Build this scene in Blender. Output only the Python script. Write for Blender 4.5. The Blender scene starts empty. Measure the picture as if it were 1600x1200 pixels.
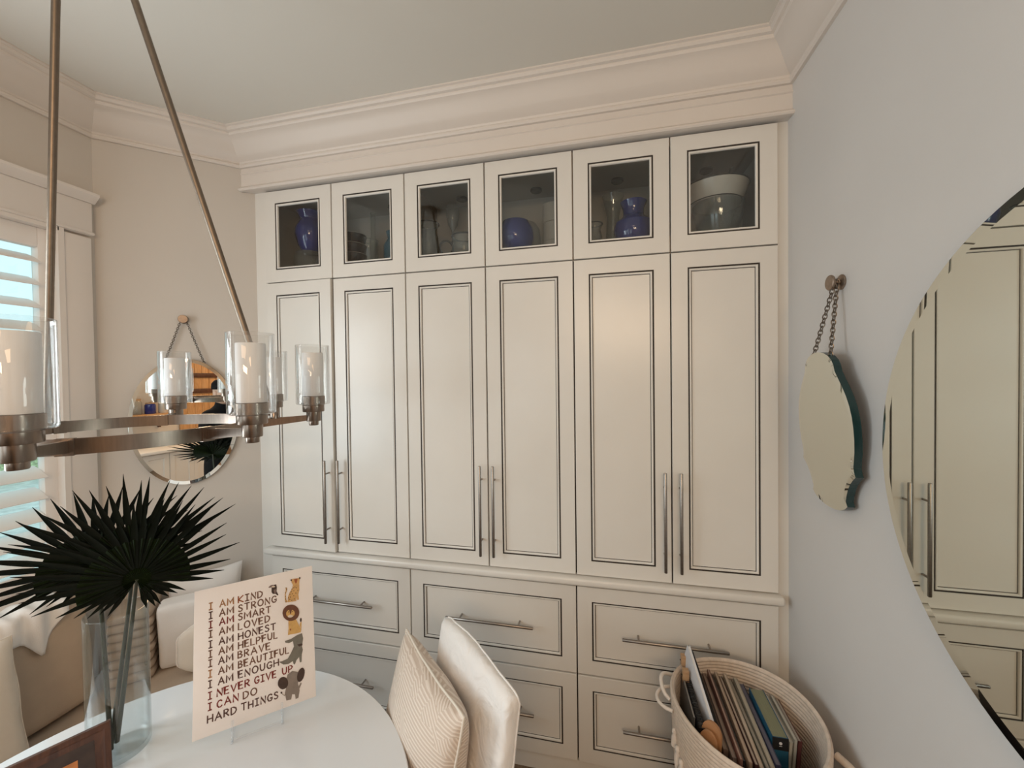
import bpy, bmesh, math, random
from mathutils import Vector, Matrix, noise
R = math.radians
PI = math.pi
random.seed(7)
scene = bpy.context.scene
col = scene.collection

# ------------------------------------------------------------------ camera
cam = bpy.data.cameras.new('camera')
cam.sensor_width = 36.0
cam.sensor_fit = 'HORIZONTAL'
cam.lens = 13.9485
cam.clip_start = 0.02
camo = bpy.data.objects.new('camera', cam)
col.objects.link(camo)
_r = Vector((0.9757, 0.2189, -0.0127)); _u = Vector((0.0089, 0.0181, 0.9998)); _f = Vector((-0.2191, 0.9756, -0.0157))
CAM = Vector((1.7143, -1.7597, 1.7954))
camo.matrix_world = Matrix(((_r.x, _u.x, -_f.x, CAM.x), (_r.y, _u.y, -_f.y, CAM.y), (_r.z, _u.z, -_f.z, CAM.z), (0, 0, 0, 1)))
scene.camera = camo
scene.cycles.transparent_max_bounces = 40
scene.cycles.max_bounces = 12
scene.cycles.diffuse_bounces = 6

# ------------------------------------------------------------------ view, world, daylight
vs = scene.view_settings
vs.view_transform = 'Standard'; vs.look = 'None'; vs.gamma = 1.0; vs.use_curve_mapping = False
vs.exposure = 0.07
world = bpy.data.worlds.new('sky'); scene.world = world
world.use_nodes = True
bg = world.node_tree.nodes['Background']
bg.inputs[0].default_value = (0.64, 0.94, 1.0, 1); bg.inputs[1].default_value = 1.2

def area_light(name, loc, target, sx, sy, power, color):
    l = bpy.data.lights.new(name, 'AREA'); l.shape = 'RECTANGLE'; l.size = sx; l.size_y = sy
    l.energy = power; l.color = color
    o = bpy.data.objects.new(name, l); col.objects.link(o)
    o.location = loc
    o.rotation_euler = (Vector(target) - Vector(loc)).to_track_quat('-Z', 'Y').to_euler()
    return o
# daylight through the unshuttered half of the visible window, added daylight from unseen windows, the kitchen lamp, and added warm lamps
area_light('daylight_window', (-0.585, -1.53, 1.74), (2.0, -1.35, 1.75), 0.60, 1.30, 20.5, (0.89, 0.955, 1.0))
area_light('daylight_side_window', (-0.585, -2.78, 1.70), (1.5, -2.0, 1.45), 1.3, 1.36, 10, (0.90, 0.96, 1.0))  # unseen opening behind the camera, added to brighten the room
area_light('daylight_rear_window', (0.15, -4.64, 1.55), (0.4, 0, 1.5), 1.16, 1.55, 10, (0.97, 0.97, 1.0))  # added behind the camera for a broad glow on the doors
area_light('kitchen_lamp_light', (3.6, -3.3, 2.98), (3.4, -3.2, 0), 1.2, 1.2, 40, (1.0, 0.66, 0.40))
area_light('hall_lamp_light', (1.5, -3.5, 2.98), (1.45, -3.2, 0), 0.9, 0.9, 14, (1.0, 0.66, 0.40))  # unseen overhead light, added to warm the right-hand doors

# ------------------------------------------------------------------ materials
def nt(name):
    m = bpy.data.materials.new(name); m.use_nodes = True
    t = m.node_tree; b = t.nodes['Principled BSDF']
    return m, t, b
def mat(name, c, rough=0.5, metal=0.0, var=0.0, scale=6.0, bump=0.0, bscale=60.0, spec=0.5, sheen=0.0, stretch=None, coat=0.0):
    m, t, b = nt(name)
    b.inputs['Base Color'].default_value = (*c, 1); b.inputs['Roughness'].default_value = rough
    b.inputs['Metallic'].default_value = metal; b.inputs['Specular IOR Level'].default_value = spec
    if sheen: b.inputs['Sheen Weight'].default_value = sheen
    if coat: b.inputs['Coat Weight'].default_value = coat; b.inputs['Coat Roughness'].default_value = 0.05
    tc = t.nodes.new('ShaderNodeTexCoord'); src = tc.outputs['Object']
    if stretch:
        mp = t.nodes.new('ShaderNodeMapping'); mp.inputs['Scale'].default_value = stretch
        t.links.new(src, mp.inputs['Vector']); src = mp.outputs['Vector']
    if var:
        n = t.nodes.new('ShaderNodeTexNoise'); n.inputs['Scale'].default_value = scale; n.inputs['Detail'].default_value = 4
        t.links.new(src, n.inputs['Vector'])
        r = t.nodes.new('ShaderNodeValToRGB')
        r.color_ramp.elements[0].position = 0.3; r.color_ramp.elements[1].position = 0.7
        r.color_ramp.elements[0].color = (*[x * (1 - var) for x in c], 1)
        r.color_ramp.elements[1].color = (*[min(1, x * (1 + var)) for x in c], 1)
        t.links.new(n.outputs['Fac'], r.inputs['Fac']); t.links.new(r.outputs['Color'], b.inputs['Base Color'])
    if bump:
        n2 = t.nodes.new('ShaderNodeTexNoise'); n2.inputs['Scale'].default_value = bscale; n2.inputs['Detail'].default_value = 3
        t.links.new(src, n2.inputs['Vector'])
        bp = t.nodes.new('ShaderNodeBump'); bp.inputs['Strength'].default_value = bump; bp.inputs['Distance'].default_value = 0.002
        t.links.new(n2.outputs['Fac'], bp.inputs['Height']); t.links.new(bp.outputs['Normal'], b.inputs['Normal'])
    return m
def glass(name, tint=(1, 1, 1), refl=0.9, edge=0.35, rough=0.02, density=0.0, body=(0.8, 0.8, 0.8), rim=None):
    """thin clear glass: transparent with a fresnel reflection, optional body colour"""
    m = bpy.data.materials.new(name); m.use_nodes = True; t = m.node_tree; t.nodes.clear()
    out = t.nodes.new('ShaderNodeOutputMaterial'); tr = t.nodes.new('ShaderNodeBsdfTransparent'); tr.inputs[0].default_value = (*tint, 1)
    gl = t.nodes.new('ShaderNodeBsdfGlossy'); gl.inputs['Roughness'].default_value = rough; gl.inputs[0].default_value = (refl, refl, refl, 1)
    lw = t.nodes.new('ShaderNodeLayerWeight'); lw.inputs[0].default_value = 0.5       # facing term is the same from both sides of the pane
    pw = t.nodes.new('ShaderNodeMath'); pw.operation = 'POWER'; pw.inputs[1].default_value = 4.0; t.links.new(lw.outputs['Facing'], pw.inputs[0])
    fr = t.nodes.new('ShaderNodeMath'); fr.operation = 'MULTIPLY_ADD'; fr.inputs[1].default_value = 2.0 * edge; fr.inputs[2].default_value = 0.045; fr.use_clamp = True
    t.links.new(pw.outputs[0], fr.inputs[0])
    mx = t.nodes.new('ShaderNodeMixShader'); t.links.new(fr.outputs[0], mx.inputs[0])
    if rim is not None:           # glass seen edge-on is thicker and darker
        p3 = t.nodes.new('ShaderNodeMath'); p3.operation = 'POWER'; p3.inputs[1].default_value = 3.0; t.links.new(lw.outputs['Facing'], p3.inputs[0])
        mc = t.nodes.new('ShaderNodeMix'); mc.data_type = 'RGBA'; mc.inputs[6].default_value = (*tint, 1); mc.inputs[7].default_value = (*rim, 1)
        t.links.new(p3.outputs[0], mc.inputs[0]); t.links.new(mc.outputs[2], tr.inputs[0])
    base = tr.outputs[0]
    if density:
        df = t.nodes.new('ShaderNodeBsdfDiffuse'); df.inputs[0].default_value = (*body, 1)
        m2 = t.nodes.new('ShaderNodeMixShader'); m2.inputs[0].default_value = density
        t.links.new(tr.outputs[0], m2.inputs[1]); t.links.new(df.outputs[0], m2.inputs[2]); base = m2.outputs[0]
    t.links.new(base, mx.inputs[1]); t.links.new(gl.outputs[0], mx.inputs[2]); t.links.new(mx.outputs[0], out.inputs[0])
    return m
def wood(name, c1, c2, scale=6, rough=0.45, axis=(1, 1, 8)):
    m, t, b = nt(name); b.inputs['Roughness'].default_value = rough
    tc = t.nodes.new('ShaderNodeTexCoord'); mp = t.nodes.new('ShaderNodeMapping'); mp.inputs['Scale'].default_value = axis
    n = t.nodes.new('ShaderNodeTexNoise'); n.inputs['Scale'].default_value = scale; n.inputs['Detail'].default_value = 6; n.inputs['Distortion'].default_value = 1.2
    r = t.nodes.new('ShaderNodeValToRGB'); r.color_ramp.elements[0].position = 0.3; r.color_ramp.elements[1].position = 0.7
    r.color_ramp.elements[0].color = (*c1, 1); r.color_ramp.elements[1].color = (*c2, 1)
    t.links.new(tc.outputs['Object'], mp.inputs['Vector']); t.links.new(mp.outputs['Vector'], n.inputs['Vector'])
    t.links.new(n.outputs['Fac'], r.inputs['Fac']); t.links.new(r.outputs['Color'], b.inputs['Base Color'])
    return m
M = {}
M['wall'] = mat('wall_paint', (0.605, 0.56, 0.51), 0.8, var=0.015, scale=3, bump=0.08, bscale=220, spec=0.2)
M['wall_right'] = mat('right_wall_paint', (0.63, 0.61, 0.592), 0.8, var=0.015, scale=3, bump=0.08, bscale=220, spec=0.2)
M['ceiling'] = mat('ceiling_paint', (0.69, 0.665, 0.61), 0.9, var=0.01, scale=2, spec=0.1)
M['trim'] = mat('trim_paint', (0.68, 0.625, 0.575), 0.5, var=0.01, scale=4)
M['window_trim'] = mat('window_trim_paint', (0.78, 0.735, 0.70), 0.45, var=0.01, scale=4)
M['cab'] = mat('cabinet_paint', (0.705, 0.683, 0.640), 0.29, var=0.02, scale=3.5, bump=0.05, bscale=150)
M['glaze'] = mat('dark_glaze', (0.026, 0.018, 0.013), 0.6, var=0.3, scale=30)  # real glaze lines; on the carcasses, painted shade for the gaps
M['glaze_soft'] = mat('soft_glaze', (0.20, 0.155, 0.12), 0.6, var=0.5, scale=14)
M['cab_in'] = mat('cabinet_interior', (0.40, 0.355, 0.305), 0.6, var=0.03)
M['nickel'] = mat('brushed_nickel', (0.33, 0.30, 0.275), 0.36, 1.0, var=0.08, scale=40, stretch=(1, 1, 12))
M['fixture'] = mat('fixture_nickel', (0.255, 0.208, 0.175), 0.28, 1.0, var=0.10, scale=50, stretch=(3, 3, 0.3))
M['rod'] = mat('rod_bronze', (0.22, 0.178, 0.14), 0.42, 1.0, var=0.06, scale=60)
M['pane'] = glass('cabinet_pane', (0.86, 0.88, 0.88), 0.9, 0.5)
M['winpane'] = glass('window_pane', (0.98, 0.99, 0.99), 0.8, 0.06)
M['clear'] = glass('clear_glass', (0.97, 0.985, 0.985), 1.0, 0.45, rim=(.5, .53, .52))
M['shade'] = glass('shade_glass', (0.965, 0.965, 0.96), 1.0, 0.5, density=0.035, body=(0.9, 0.9, 0.92), rim=(.66, .67, .68))
M['vase'] = glass('vase_glass', (0.95, 0.965, 0.965), 1.0, 0.42, rim=(.40, .45, .44))
M['frost'] = glass('frosted_glassware', (0.90, 0.915, 0.90), 1.0, 0.5, 0.04, density=0.07, body=(0.7, 0.72, 0.7), rim=(.35, .36, .34))
M['glassrim'] = glass('dark_rim_glass', (0.22, 0.22, 0.21), 0.7, 0.5)
M['blue'] = mat('cobalt_glass', (0.022, 0.035, 0.20), 0.12, var=0.15, scale=9, coat=0.5)
M['teal'] = mat('teal_glass', (0.012, 0.075, 0.11), 0.12, coat=0.5)
M['blackglass'] = mat('black_glazed_ceramic', (0.012, 0.012, 0.016), 0.15, coat=0.4)
M['white_ceramic'] = mat('white_ceramic', (0.62, 0.58, 0.52), 0.25, coat=0.3)
M['dark_rim'] = mat('dark_enamel_rim', (0.03, 0.028, 0.025), 0.4)
M['candle'] = mat('frosted_candle_sleeve', (0.88, 0.91, 0.95), 0.55)
def mirror(name, c, rough=0.0):
    m, t, b = nt(name); b.inputs['Base Color'].default_value = (*c, 1); b.inputs['Metallic'].default_value = 1; b.inputs['Roughness'].default_value = rough
    return m
M['mirror'] = mirror('mirror_silver', (0.86, 0.87, 0.83))
M['mirror_old'] = mirror('mirror_silver_antique', (0.70, 0.715, 0.65), 0.015)
M['mirror_edge'] = mat('mirror_glass_edge', (0.012, 0.035, 0.036), 0.15)
M['mirror_back'] = mat('mirror_backing', (0.05, 0.045, 0.04), 0.7)
M['knob'] = mat('aged_bronze', (0.30, 0.235, 0.185), 0.42, 0.85, var=0.15, scale=60)
M['chain'] = mat('chain_metal', (0.20, 0.17, 0.14), 0.4, 1.0)
M['table'] = mat('white_lacquer', (0.70, 0.715, 0.73), 0.16, var=0.01, coat=0.3)
M['leaf'] = mat('dark_palm_leaf', (0.0026, 0.0048, 0.0024), 0.6, var=0.35, scale=25, spec=0.10)
M['leafcore'] = mat('palm_leaf_core', (0.007, 0.013, 0.003), 0.6, var=0.3, scale=25, spec=0.10)
M['stem'] = mat('palm_stem', (0.030, 0.034, 0.018), 0.5, var=0.2, scale=30)
M['print'] = mat('cream_card', (0.86, 0.80, 0.765), 0.75, var=0.02, scale=8)
M['card_edge'] = mat('card_edge', (0.72, 0.66, 0.58), 0.8)
M['easel'] = glass('clear_acrylic', (0.96, 0.97, 0.98), 1.0, 0.5, density=0.06, body=(0.95, 0.97, 1))
M['slip'] = mat('white_slipcover', (0.76, 0.74, 0.72), 0.9, var=0.03, scale=10, bump=0.35, bscale=500, spec=0.15, sheen=0.2)
M['slip_creased'] = mat('creased_white_slipcover', (0.78, 0.765, 0.75), 0.9, var=0.03, scale=10, spec=0.15, sheen=0.2)
_t = M['slip_creased'].node_tree                      # soft laundered creases
_n = _t.nodes.new('ShaderNodeTexNoise'); _n.inputs['Scale'].default_value = 9; _n.inputs['Detail'].default_value = 3; _n.inputs['Distortion'].default_value = 1.6
_c = _t.nodes.new('ShaderNodeTexCoord'); _t.links.new(_c.outputs['Object'], _n.inputs['Vector'])
_b = _t.nodes.new('ShaderNodeBump'); _b.inputs['Strength'].default_value = 0.45; _b.inputs['Distance'].default_value = 0.03
_t.links.new(_n.outputs['Fac'], _b.inputs['Height']); _t.links.new(_b.outputs['Normal'], _t.nodes['Principled BSDF'].inputs['Normal'])
M['tan'] = mat('tan_linen', (0.50, 0.405, 0.315), 0.9, var=0.05, scale=12, bump=0.3, bscale=500, spec=0.15, sheen=0.1)
M['tan_dark'] = mat('tan_blanket', (0.42, 0.34, 0.27), 0.95, var=0.08, scale=20, bump=0.4, bscale=400, spec=0.1)
M['cream'] = mat('cream_linen', (0.70, 0.645, 0.57), 0.9, var=0.04, scale=10, bump=0.3, bscale=500, spec=0.15)
M['white_cloth'] = mat('white_muslin', (0.84, 0.83, 0.82), 0.9, var=0.02, bump=0.3, bscale=300, spec=0.1)
M['rope'] = mat('cotton_rope', (0.62, 0.53, 0.45), 0.95, var=0.10, scale=60, bump=0.5, bscale=350, spec=0.1)
M['rope_white'] = mat('white_cotton_rope', (0.76, 0.71, 0.66), 0.95, var=0.06, scale=60, bump=0.5, bscale=350, spec=0.1)
M['walnut'] = wood('walnut', (0.045, 0.016, 0.009), (0.115, 0.045, 0.023), 8, 0.4, (6, 6, 1))
M['oak'] = wood('oak', (0.36, 0.22, 0.12), (0.50, 0.33, 0.19), 5, 0.5, (1, 1, 6))
M['plank'] = wood('warm_plank', (0.42, 0.22, 0.09), (0.60, 0.36, 0.17), 5, 0.5, (8, 8, 1))
M['floor'] = wood('floor_oak', (0.13, 0.085, 0.05), (0.22, 0.15, 0.095), 4, 0.4, (10, 1, 1))
M['white'] = mat('white_paint', (0.80, 0.79, 0.77), 0.45)
M['louver'] = mat('louver_paint', (0.90, 0.875, 0.86), 0.45)
M['black'] = mat('black_plastic', (0.012, 0.012, 0.013), 0.5)
M['paper'] = mat('white_paper', (0.74, 0.75, 0.76), 0.8, var=0.02)
M['clothblack'] = mat('black_knit', (0.010, 0.010, 0.011), 0.95, bump=0.4, bscale=300, spec=0.1)
M['skin'] = mat('skin', (0.52, 0.33, 0.24), 0.5)
M['hair'] = mat('dark_hair', (0.02, 0.014, 0.010), 0.6)
M['jeans'] = mat('dark_denim', (0.02, 0.028, 0.05), 0.9)
M['hedge'] = mat('hedge_leaves', (0.46, 0.50, 0.28), 0.8, var=0.5, scale=25)
M['ground'] = mat('garden_ground', (0.62, 0.61, 0.57), 0.9, var=0.2)

# ------------------------------------------------------------------ mesh tools
class MB:
    def __init__(s): s.v = []; s.f = []
    def add(s, vs_, fs_, m=None):
        b = len(s.v)
        s.v += [(m @ Vector(p)) if m is not None else Vector(p) for p in vs_]
        s.f += [tuple(b + i for i in f) for f in fs_]
        return s
    def box(s, x0, x1, y0, y1, z0, z1, m=None):
        return s.add([(x0, y0, z0), (x1, y0, z0), (x1, y1, z0), (x0, y1, z0), (x0, y0, z1), (x1, y0, z1), (x1, y1, z1), (x0, y1, z1)],
                     [(3, 2, 1, 0), (4, 5, 6, 7), (0, 1, 5, 4), (1, 2, 6, 5), (2, 3, 7, 6), (3, 0, 4, 7)], m)
    def bbox(s, x0, x1, y0, y1, z0, z1, b=0.003, m=None, seg=2):
        bm = bmesh.new(); bmesh.ops.create_cube(bm, size=1)
        for v in bm.verts:
            v.co = Vector(((x0 + x1) / 2 + v.co.x * (x1 - x0), (y0 + y1) / 2 + v.co.y * (y1 - y0), (z0 + z1) / 2 + v.co.z * (z1 - z0)))
        bmesh.ops.bevel(bm, geom=list(bm.edges), offset=b, segments=seg, affect='EDGES', profile=0.5)
        s.add([v.co.copy() for v in bm.verts], [[v.index for v in f.verts] for f in bm.faces], m); bm.free(); return s
    def lathe(s, prof, c=(0, 0, 0), seg=32, m=None, closed=False):
        n = len(prof); vs_ = []; fs_ = []
        for i in range(seg):
            a = 2 * PI * i / seg
            for (r, z) in prof: vs_.append((c[0] + r * math.cos(a), c[1] + r * math.sin(a), c[2] + z))
        for i in range(seg):
            j = (i + 1) % seg
            for k in range(n if closed else n - 1):
                k2 = (k + 1) % n
                fs_.append((i * n + k, j * n + k, j * n + k2, i * n + k2))
        if not closed:
            if prof[0][0] > 1e-6: fs_.append(tuple(i * n for i in range(seg))[::-1])
            if prof[-1][0] > 1e-6: fs_.append(tuple(i * n + n - 1 for i in range(seg)))
        return s.add(vs_, fs_, m)
    def tube(s, path, r, seg=8, closed=False, m=None):
        path = [Vector(p) for p in path]; n = len(path); rr = r if isinstance(r, (list, tuple)) else [r] * n
        vs_ = []; fs_ = []; prev = None
        for i, p in enumerate(path):
            if closed: t = path[(i + 1) % n] - path[i - 1]
            else: t = path[min(i + 1, n - 1)] - path[max(i - 1, 0)]
            t.normalize()
            if prev is None:
                a = Vector((0, 0, 1)) if abs(t.z) < 0.9 else Vector((1, 0, 0))
                prev = (a - t * a.dot(t)).normalized()
            else: prev = (prev - t * prev.dot(t)).normalized()
            b = t.cross(prev)
            for k in range(seg):
                a = 2 * PI * k / seg
                vs_.append(p + (prev * math.cos(a) + b * math.sin(a)) * rr[i])
        for i in range(n if closed else n - 1):
            j = (i + 1) % n
            for k in range(seg):
                k2 = (k + 1) % seg
                fs_.append((i * seg + k, i * seg + k2, j * seg + k2, j * seg + k))
        if not closed:
            fs_.append(tuple(range(seg))[::-1]); fs_.append(tuple((n - 1) * seg + k for k in range(seg)))
        return s.add(vs_, fs_, m)
    def prism(s, out, d0, d1, m=None):
        """outline in (x,z), extruded along y from d0 to d1"""
        n = len(out)
        vs_ = [(x, d0, z) for x, z in out] + [(x, d1, z) for x, z in out]
        fs_ = [tuple(range(n)), tuple(range(n, 2 * n))[::-1]] + [(i, i + n, (i + 1) % n + n, (i + 1) % n) for i in range(n)]
        return s.add(vs_, fs_, m)
    def rings(s, rects, m=None, cap=True):
        """nested rectangles in the xz plane: (x0,x1,z0,z1,y) joined one to the next"""
        vs_ = []; fs_ = []
        for (x0, x1, z0, z1, y) in rects: vs_ += [(x0, y, z0), (x1, y, z0), (x1, y, z1), (x0, y, z1)]
        for i in range(len(rects) - 1):
            for k in range(4):
                k2 = (k + 1) % 4
                fs_.append((i * 4 + k, i * 4 + k2, i * 4 + 4 + k2, i * 4 + 4 + k))
        if cap: b = (len(rects) - 1) * 4; fs_.append((b, b + 1, b + 2, b + 3))
        return s.add(vs_, fs_, m)
    def soft(s, sx, sy, sz, rad, n=10, m=None, wob=0.0, seed=0, freq=6.0, puff=0.0):
        """rounded upholstery block centred on the origin, n divisions a side, gently uneven"""
        bm = bmesh.new(); bmesh.ops.create_cube(bm, size=2)
        bmesh.ops.subdivide_edges(bm, edges=list(bm.edges), cuts=n, use_grid_fill=True)
        h = Vector((sx / 2, sy / 2, sz / 2)); out = []
        for v in bm.verts:
            q = Vector([math.copysign(1 - (1 - abs(c)) ** 1.5, c) for c in v.co])
            p = Vector((q.x * h.x, q.y * h.y, q.z * h.z))
            inner = Vector([max(-(h[i] - rad), min(h[i] - rad, p[i])) for i in range(3)])
            d = p - inner
            if d.length > 1e-9: p = inner + d.normalized() * rad
            if puff:
                k = (1 - (p.x / h.x) ** 2) * (1 - (p.z / h.z) ** 2)
                p.y += math.copysign(puff * max(0, k), p.y)
            if wob:
                nn = noise.noise_vector((p + Vector((seed, seed * 1.7, seed * .3))) * freq); p += nn * wob
            out.append(p)
        s.add(out, [[v.index for v in f.verts] for f in bm.faces], m); bm.free(); return s
    def mesh(s, name, off=Vector((0, 0, 0)), ang=35):
        me = bpy.data.meshes.new(name); me.from_pydata([tuple(v - off) for v in s.v], [], s.f)
        bm = bmesh.new(); bm.from_mesh(me); bmesh.ops.recalc_face_normals(bm, faces=bm.faces); bm.to_mesh(me); bm.free()
        if ang:
            for p in me.polygons: p.use_smooth = True
            me.set_sharp_from_angle(angle=R(ang))
        return me
OFF = {}
def part(name, mb, m, parent, ang=35, label=None):
    off = OFF[parent.name]
    o = bpy.data.objects.new(name, mb.mesh(name, off, ang)); col.objects.link(o)
    o.data.materials.append(M[m]); o.parent = parent; OFF[o.name] = off
    if label: o['label'] = label
    return o
def tag(o, label, cat, group=None):
    o['label'] = label; o['category'] = cat
    if group: o['group'] = group
    return o
def thing(name, loc, label, cat, group=None):
    o = bpy.data.objects.new(name, None); o.empty_display_size = 0.05; col.objects.link(o); o.location = loc
    OFF[o.name] = Vector(loc); return tag(o, label, cat, group)
def solo(name, mb, m, label, cat, group=None, ang=35):
    """a thing that is one mesh, origin at its base"""
    xs = [v.x for v in mb.v]; ys = [v.y for v in mb.v]; zs = [v.z for v in mb.v]
    off = Vector(((min(xs) + max(xs)) / 2, (min(ys) + max(ys)) / 2, min(zs)))
    o = bpy.data.objects.new(name, mb.mesh(name, off, ang)); col.objects.link(o); o.location = off
    o.data.materials.append(M[m]); OFF[o.name] = off
    return tag(o, label, cat, group)
def struct(name, mb, m, ang=35, label=None):
    o = bpy.data.objects.new(name, mb.mesh(name, Vector((0, 0, 0)), ang)); col.objects.link(o)
    o.data.materials.append(M[m]); o['kind'] = 'structure'; OFF[o.name] = Vector((0, 0, 0))
    if label: o['label'] = label
    return o
def frame_m(origin, ex, ey, ez):
    ex, ey, ez = Vector(ex), Vector(ey), Vector(ez)
    return Matrix(((ex.x, ey.x, ez.x, origin[0]), (ex.y, ey.y, ez.y, origin[1]), (ex.z, ey.z, ez.z, origin[2]), (0, 0, 0, 1)))
# ------------------------------------------------------------------ room shell
CEIL = 3.056
XW, XR = -0.535, 2.44           # window wall, right wall
A0 = Vector((XW, -0.40, 0)); P0 = Vector((-0.071, 0.02, 0))
DV = (A0 - P0).normalized(); NV = Vector((-DV.y, DV.x, 0))   # along the corner wall, and into the room
YB = -4.6; XK = 5.2; YR = -2.45  # rear wall, far kitchen wall, end of the right wall

struct('floor', MB().box(XW - .2, XK + .2, YB - .2, 0.7, -0.1, 0), 'floor')
struct('ceiling', MB().box(XW - .2, XK + .2, YB - .2, 0.7, CEIL, CEIL + .1), 'ceiling')
struct('wall_back', MB().box(-0.30, XR + .12, 0.42, 0.54, 0, CEIL), 'wall')
struct('wall_right', MB().box(XR, XR + .12, YR, 0.42, 0, CEIL), 'wall_right')
struct('wall_kitchen', MB().box(XR + .12, XK, YR - .0, YR + .12, 0, CEIL), 'wall')
struct('wall_far', MB().box(XK, XK + .12, YB, YR + .12, 0, CEIL), 'wall')
# corner wall (angled)
pb = P0 - DV * 0.03
struct('wall_corner', MB().add([A0, pb, pb - NV * .12, A0 - NV * .12, A0 + Vector((0, 0, CEIL)), pb + Vector((0, 0, CEIL)), pb - NV * .12 + Vector((0, 0, CEIL)), A0 - NV * .12 + Vector((0, 0, CEIL))],
       [(3, 2, 1, 0), (4, 5, 6, 7), (0, 1, 5, 4), (1, 2, 6, 5), (2, 3, 7, 6), (3, 0, 4, 7)]), 'wall')
# window wall with two openings
WY0, WY1, WZ0, WZ1 = -1.86, -0.535, 0.955, 2.445      # visible window
VY0, VY1 = -3.50, -2.05                               # second window, behind the camera, added for its daylight
mb = MB()
for (y0, y1, z0, z1) in [(WY1, -0.40, 0, CEIL), (WY0, WY1, 0, WZ0), (WY0, WY1, WZ1, CEIL), (VY1, WY0, 0, CEIL), (VY0, VY1, 0, WZ0), (VY0, VY1, WZ1, CEIL), (YB, VY0, 0, CEIL)]:
    mb.box(XW - .14, XW, y0, y1, z0, z1)
struct('wall_left', mb, 'wall')
mb = MB()
for (x0, x1, z0, z1) in [(XW, -0.5, 0, CEIL), (-0.5, 0.8, 0, 0.7), (-0.5, 0.8, 2.4, CEIL), (0.8, XK, 0, CEIL)]:
    mb.box(x0, x1, YB - .12, YB, z0, z1)
struct('wall_rear', mb, 'wall')

# crown moulding swept round the room
prof = [(0.0, 2.905), (0.012, 2.905), (0.017, 2.912), (0.017, 2.920), (0.010, 2.926), (0.014, 2.934), (0.030, 2.946), (0.048, 2.966), (0.066, 2.992), (0.086, 3.012), (0.100, 3.019), (0.104, 3.026), (0.104, 3.031), (0.114, 3.034), (0.120, 3.042), (0.120, 3.047), (0.128, 3.050), (0.128, CEIL), (0.0, CEIL)]
def sweep(mb, path, prof):
    path = [Vector((p[0], p[1], 0)) for p in path]; n = len(path); k = len(prof); vs_ = []; fs_ = []
    for i in range(n):
        ns = []
        for a, b in ((i - 1, i), (i, i + 1)):
            if a < 0 or b >= n: continue
            t = (path[b] - path[a]).normalized(); ns.append(Vector((t.y, -t.x, 0)))
        if len(ns) == 1: w = ns[0]
        else: w = (ns[0] + ns[1]); w = w / (w.dot(ns[0]))
        for d, z in prof: vs_.append(path[i] + w * d + Vector((0, 0, z)))
    for i in range(n - 1):
        for j in range(k - 1): fs_.append((i * k + j, (i + 1) * k + j, (i + 1) * k + j + 1, i * k + j + 1))
    return mb.add(vs_, fs_)
FY = -0.022                                     # face of the frieze above the cabinets
FX0 = P0.x + DV.x * ((FY - P0.y) / DV.y)
struct('trim_1', sweep(MB(), [(XW, YB), (XW, -0.40), (FX0, FY), (XR, FY), (XR, YR)], prof), 'trim', 25, 'stepped cream crown moulding round the ceiling')
# frieze and lower bead
struct('trim_2', MB().add([(FX0, FY, 2.79), (XR, FY, 2.79), (XR, .42, 2.79), (FX0 + .0, .42, 2.79), (FX0, FY, 2.93), (XR, FY, 2.93), (XR, .42, 2.93), (FX0, .42, 2.93)],
       [(3, 2, 1, 0), (4, 5, 6, 7), (0, 1, 5, 4), (1, 2, 6, 5), (2, 3, 7, 6), (3, 0, 4, 7)]), 'trim', 25, 'plain frieze board above the cabinets')
rail = [(0.0, 2.786), (0.016, 2.786), (0.021, 2.791), (0.021, 2.797), (0.012, 2.803), (0.006, 2.810), (0.0, 2.812)]
struct('trim_3', sweep(MB(), [(FX0, FY), (XR, FY)], rail), 'trim', 25, 'thin rail under the frieze')
bead = [(0.0, 2.872), (0.006, 2.875), (0.006, 2.880), (0.0, 2.884)]
struct('trim_4', sweep(MB(), [(FX0, FY), (XR, FY)], bead), 'trim', 25)
bb = [(0.0, 0.0), (0.016, 0.0), (0.016, 0.11), (0.010, 0.125), (0.004, 0.14), (0.0, 0.14)]
struct('baseboard_right', sweep(MB(), [(XR, -0.06), (XR, YR)], bb), 'window_trim')
struct('baseboard_left', sweep(MB(), [(XW, YB), (XW, -1.95)], bb), 'window_trim')
# face-frame stiles either side of the doors
struct('trim_5', MB().box(P0.x - .03, 0.0, 0.018, 0.05, 0, 2.79), 'cab', 25, 'cream filler stile against the corner wall')
struct('trim_6', MB().box(2.403, XR, 0.018, 0.05, 0, 2.79), 'cab', 25, 'cream filler stile against the right wall')

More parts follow.
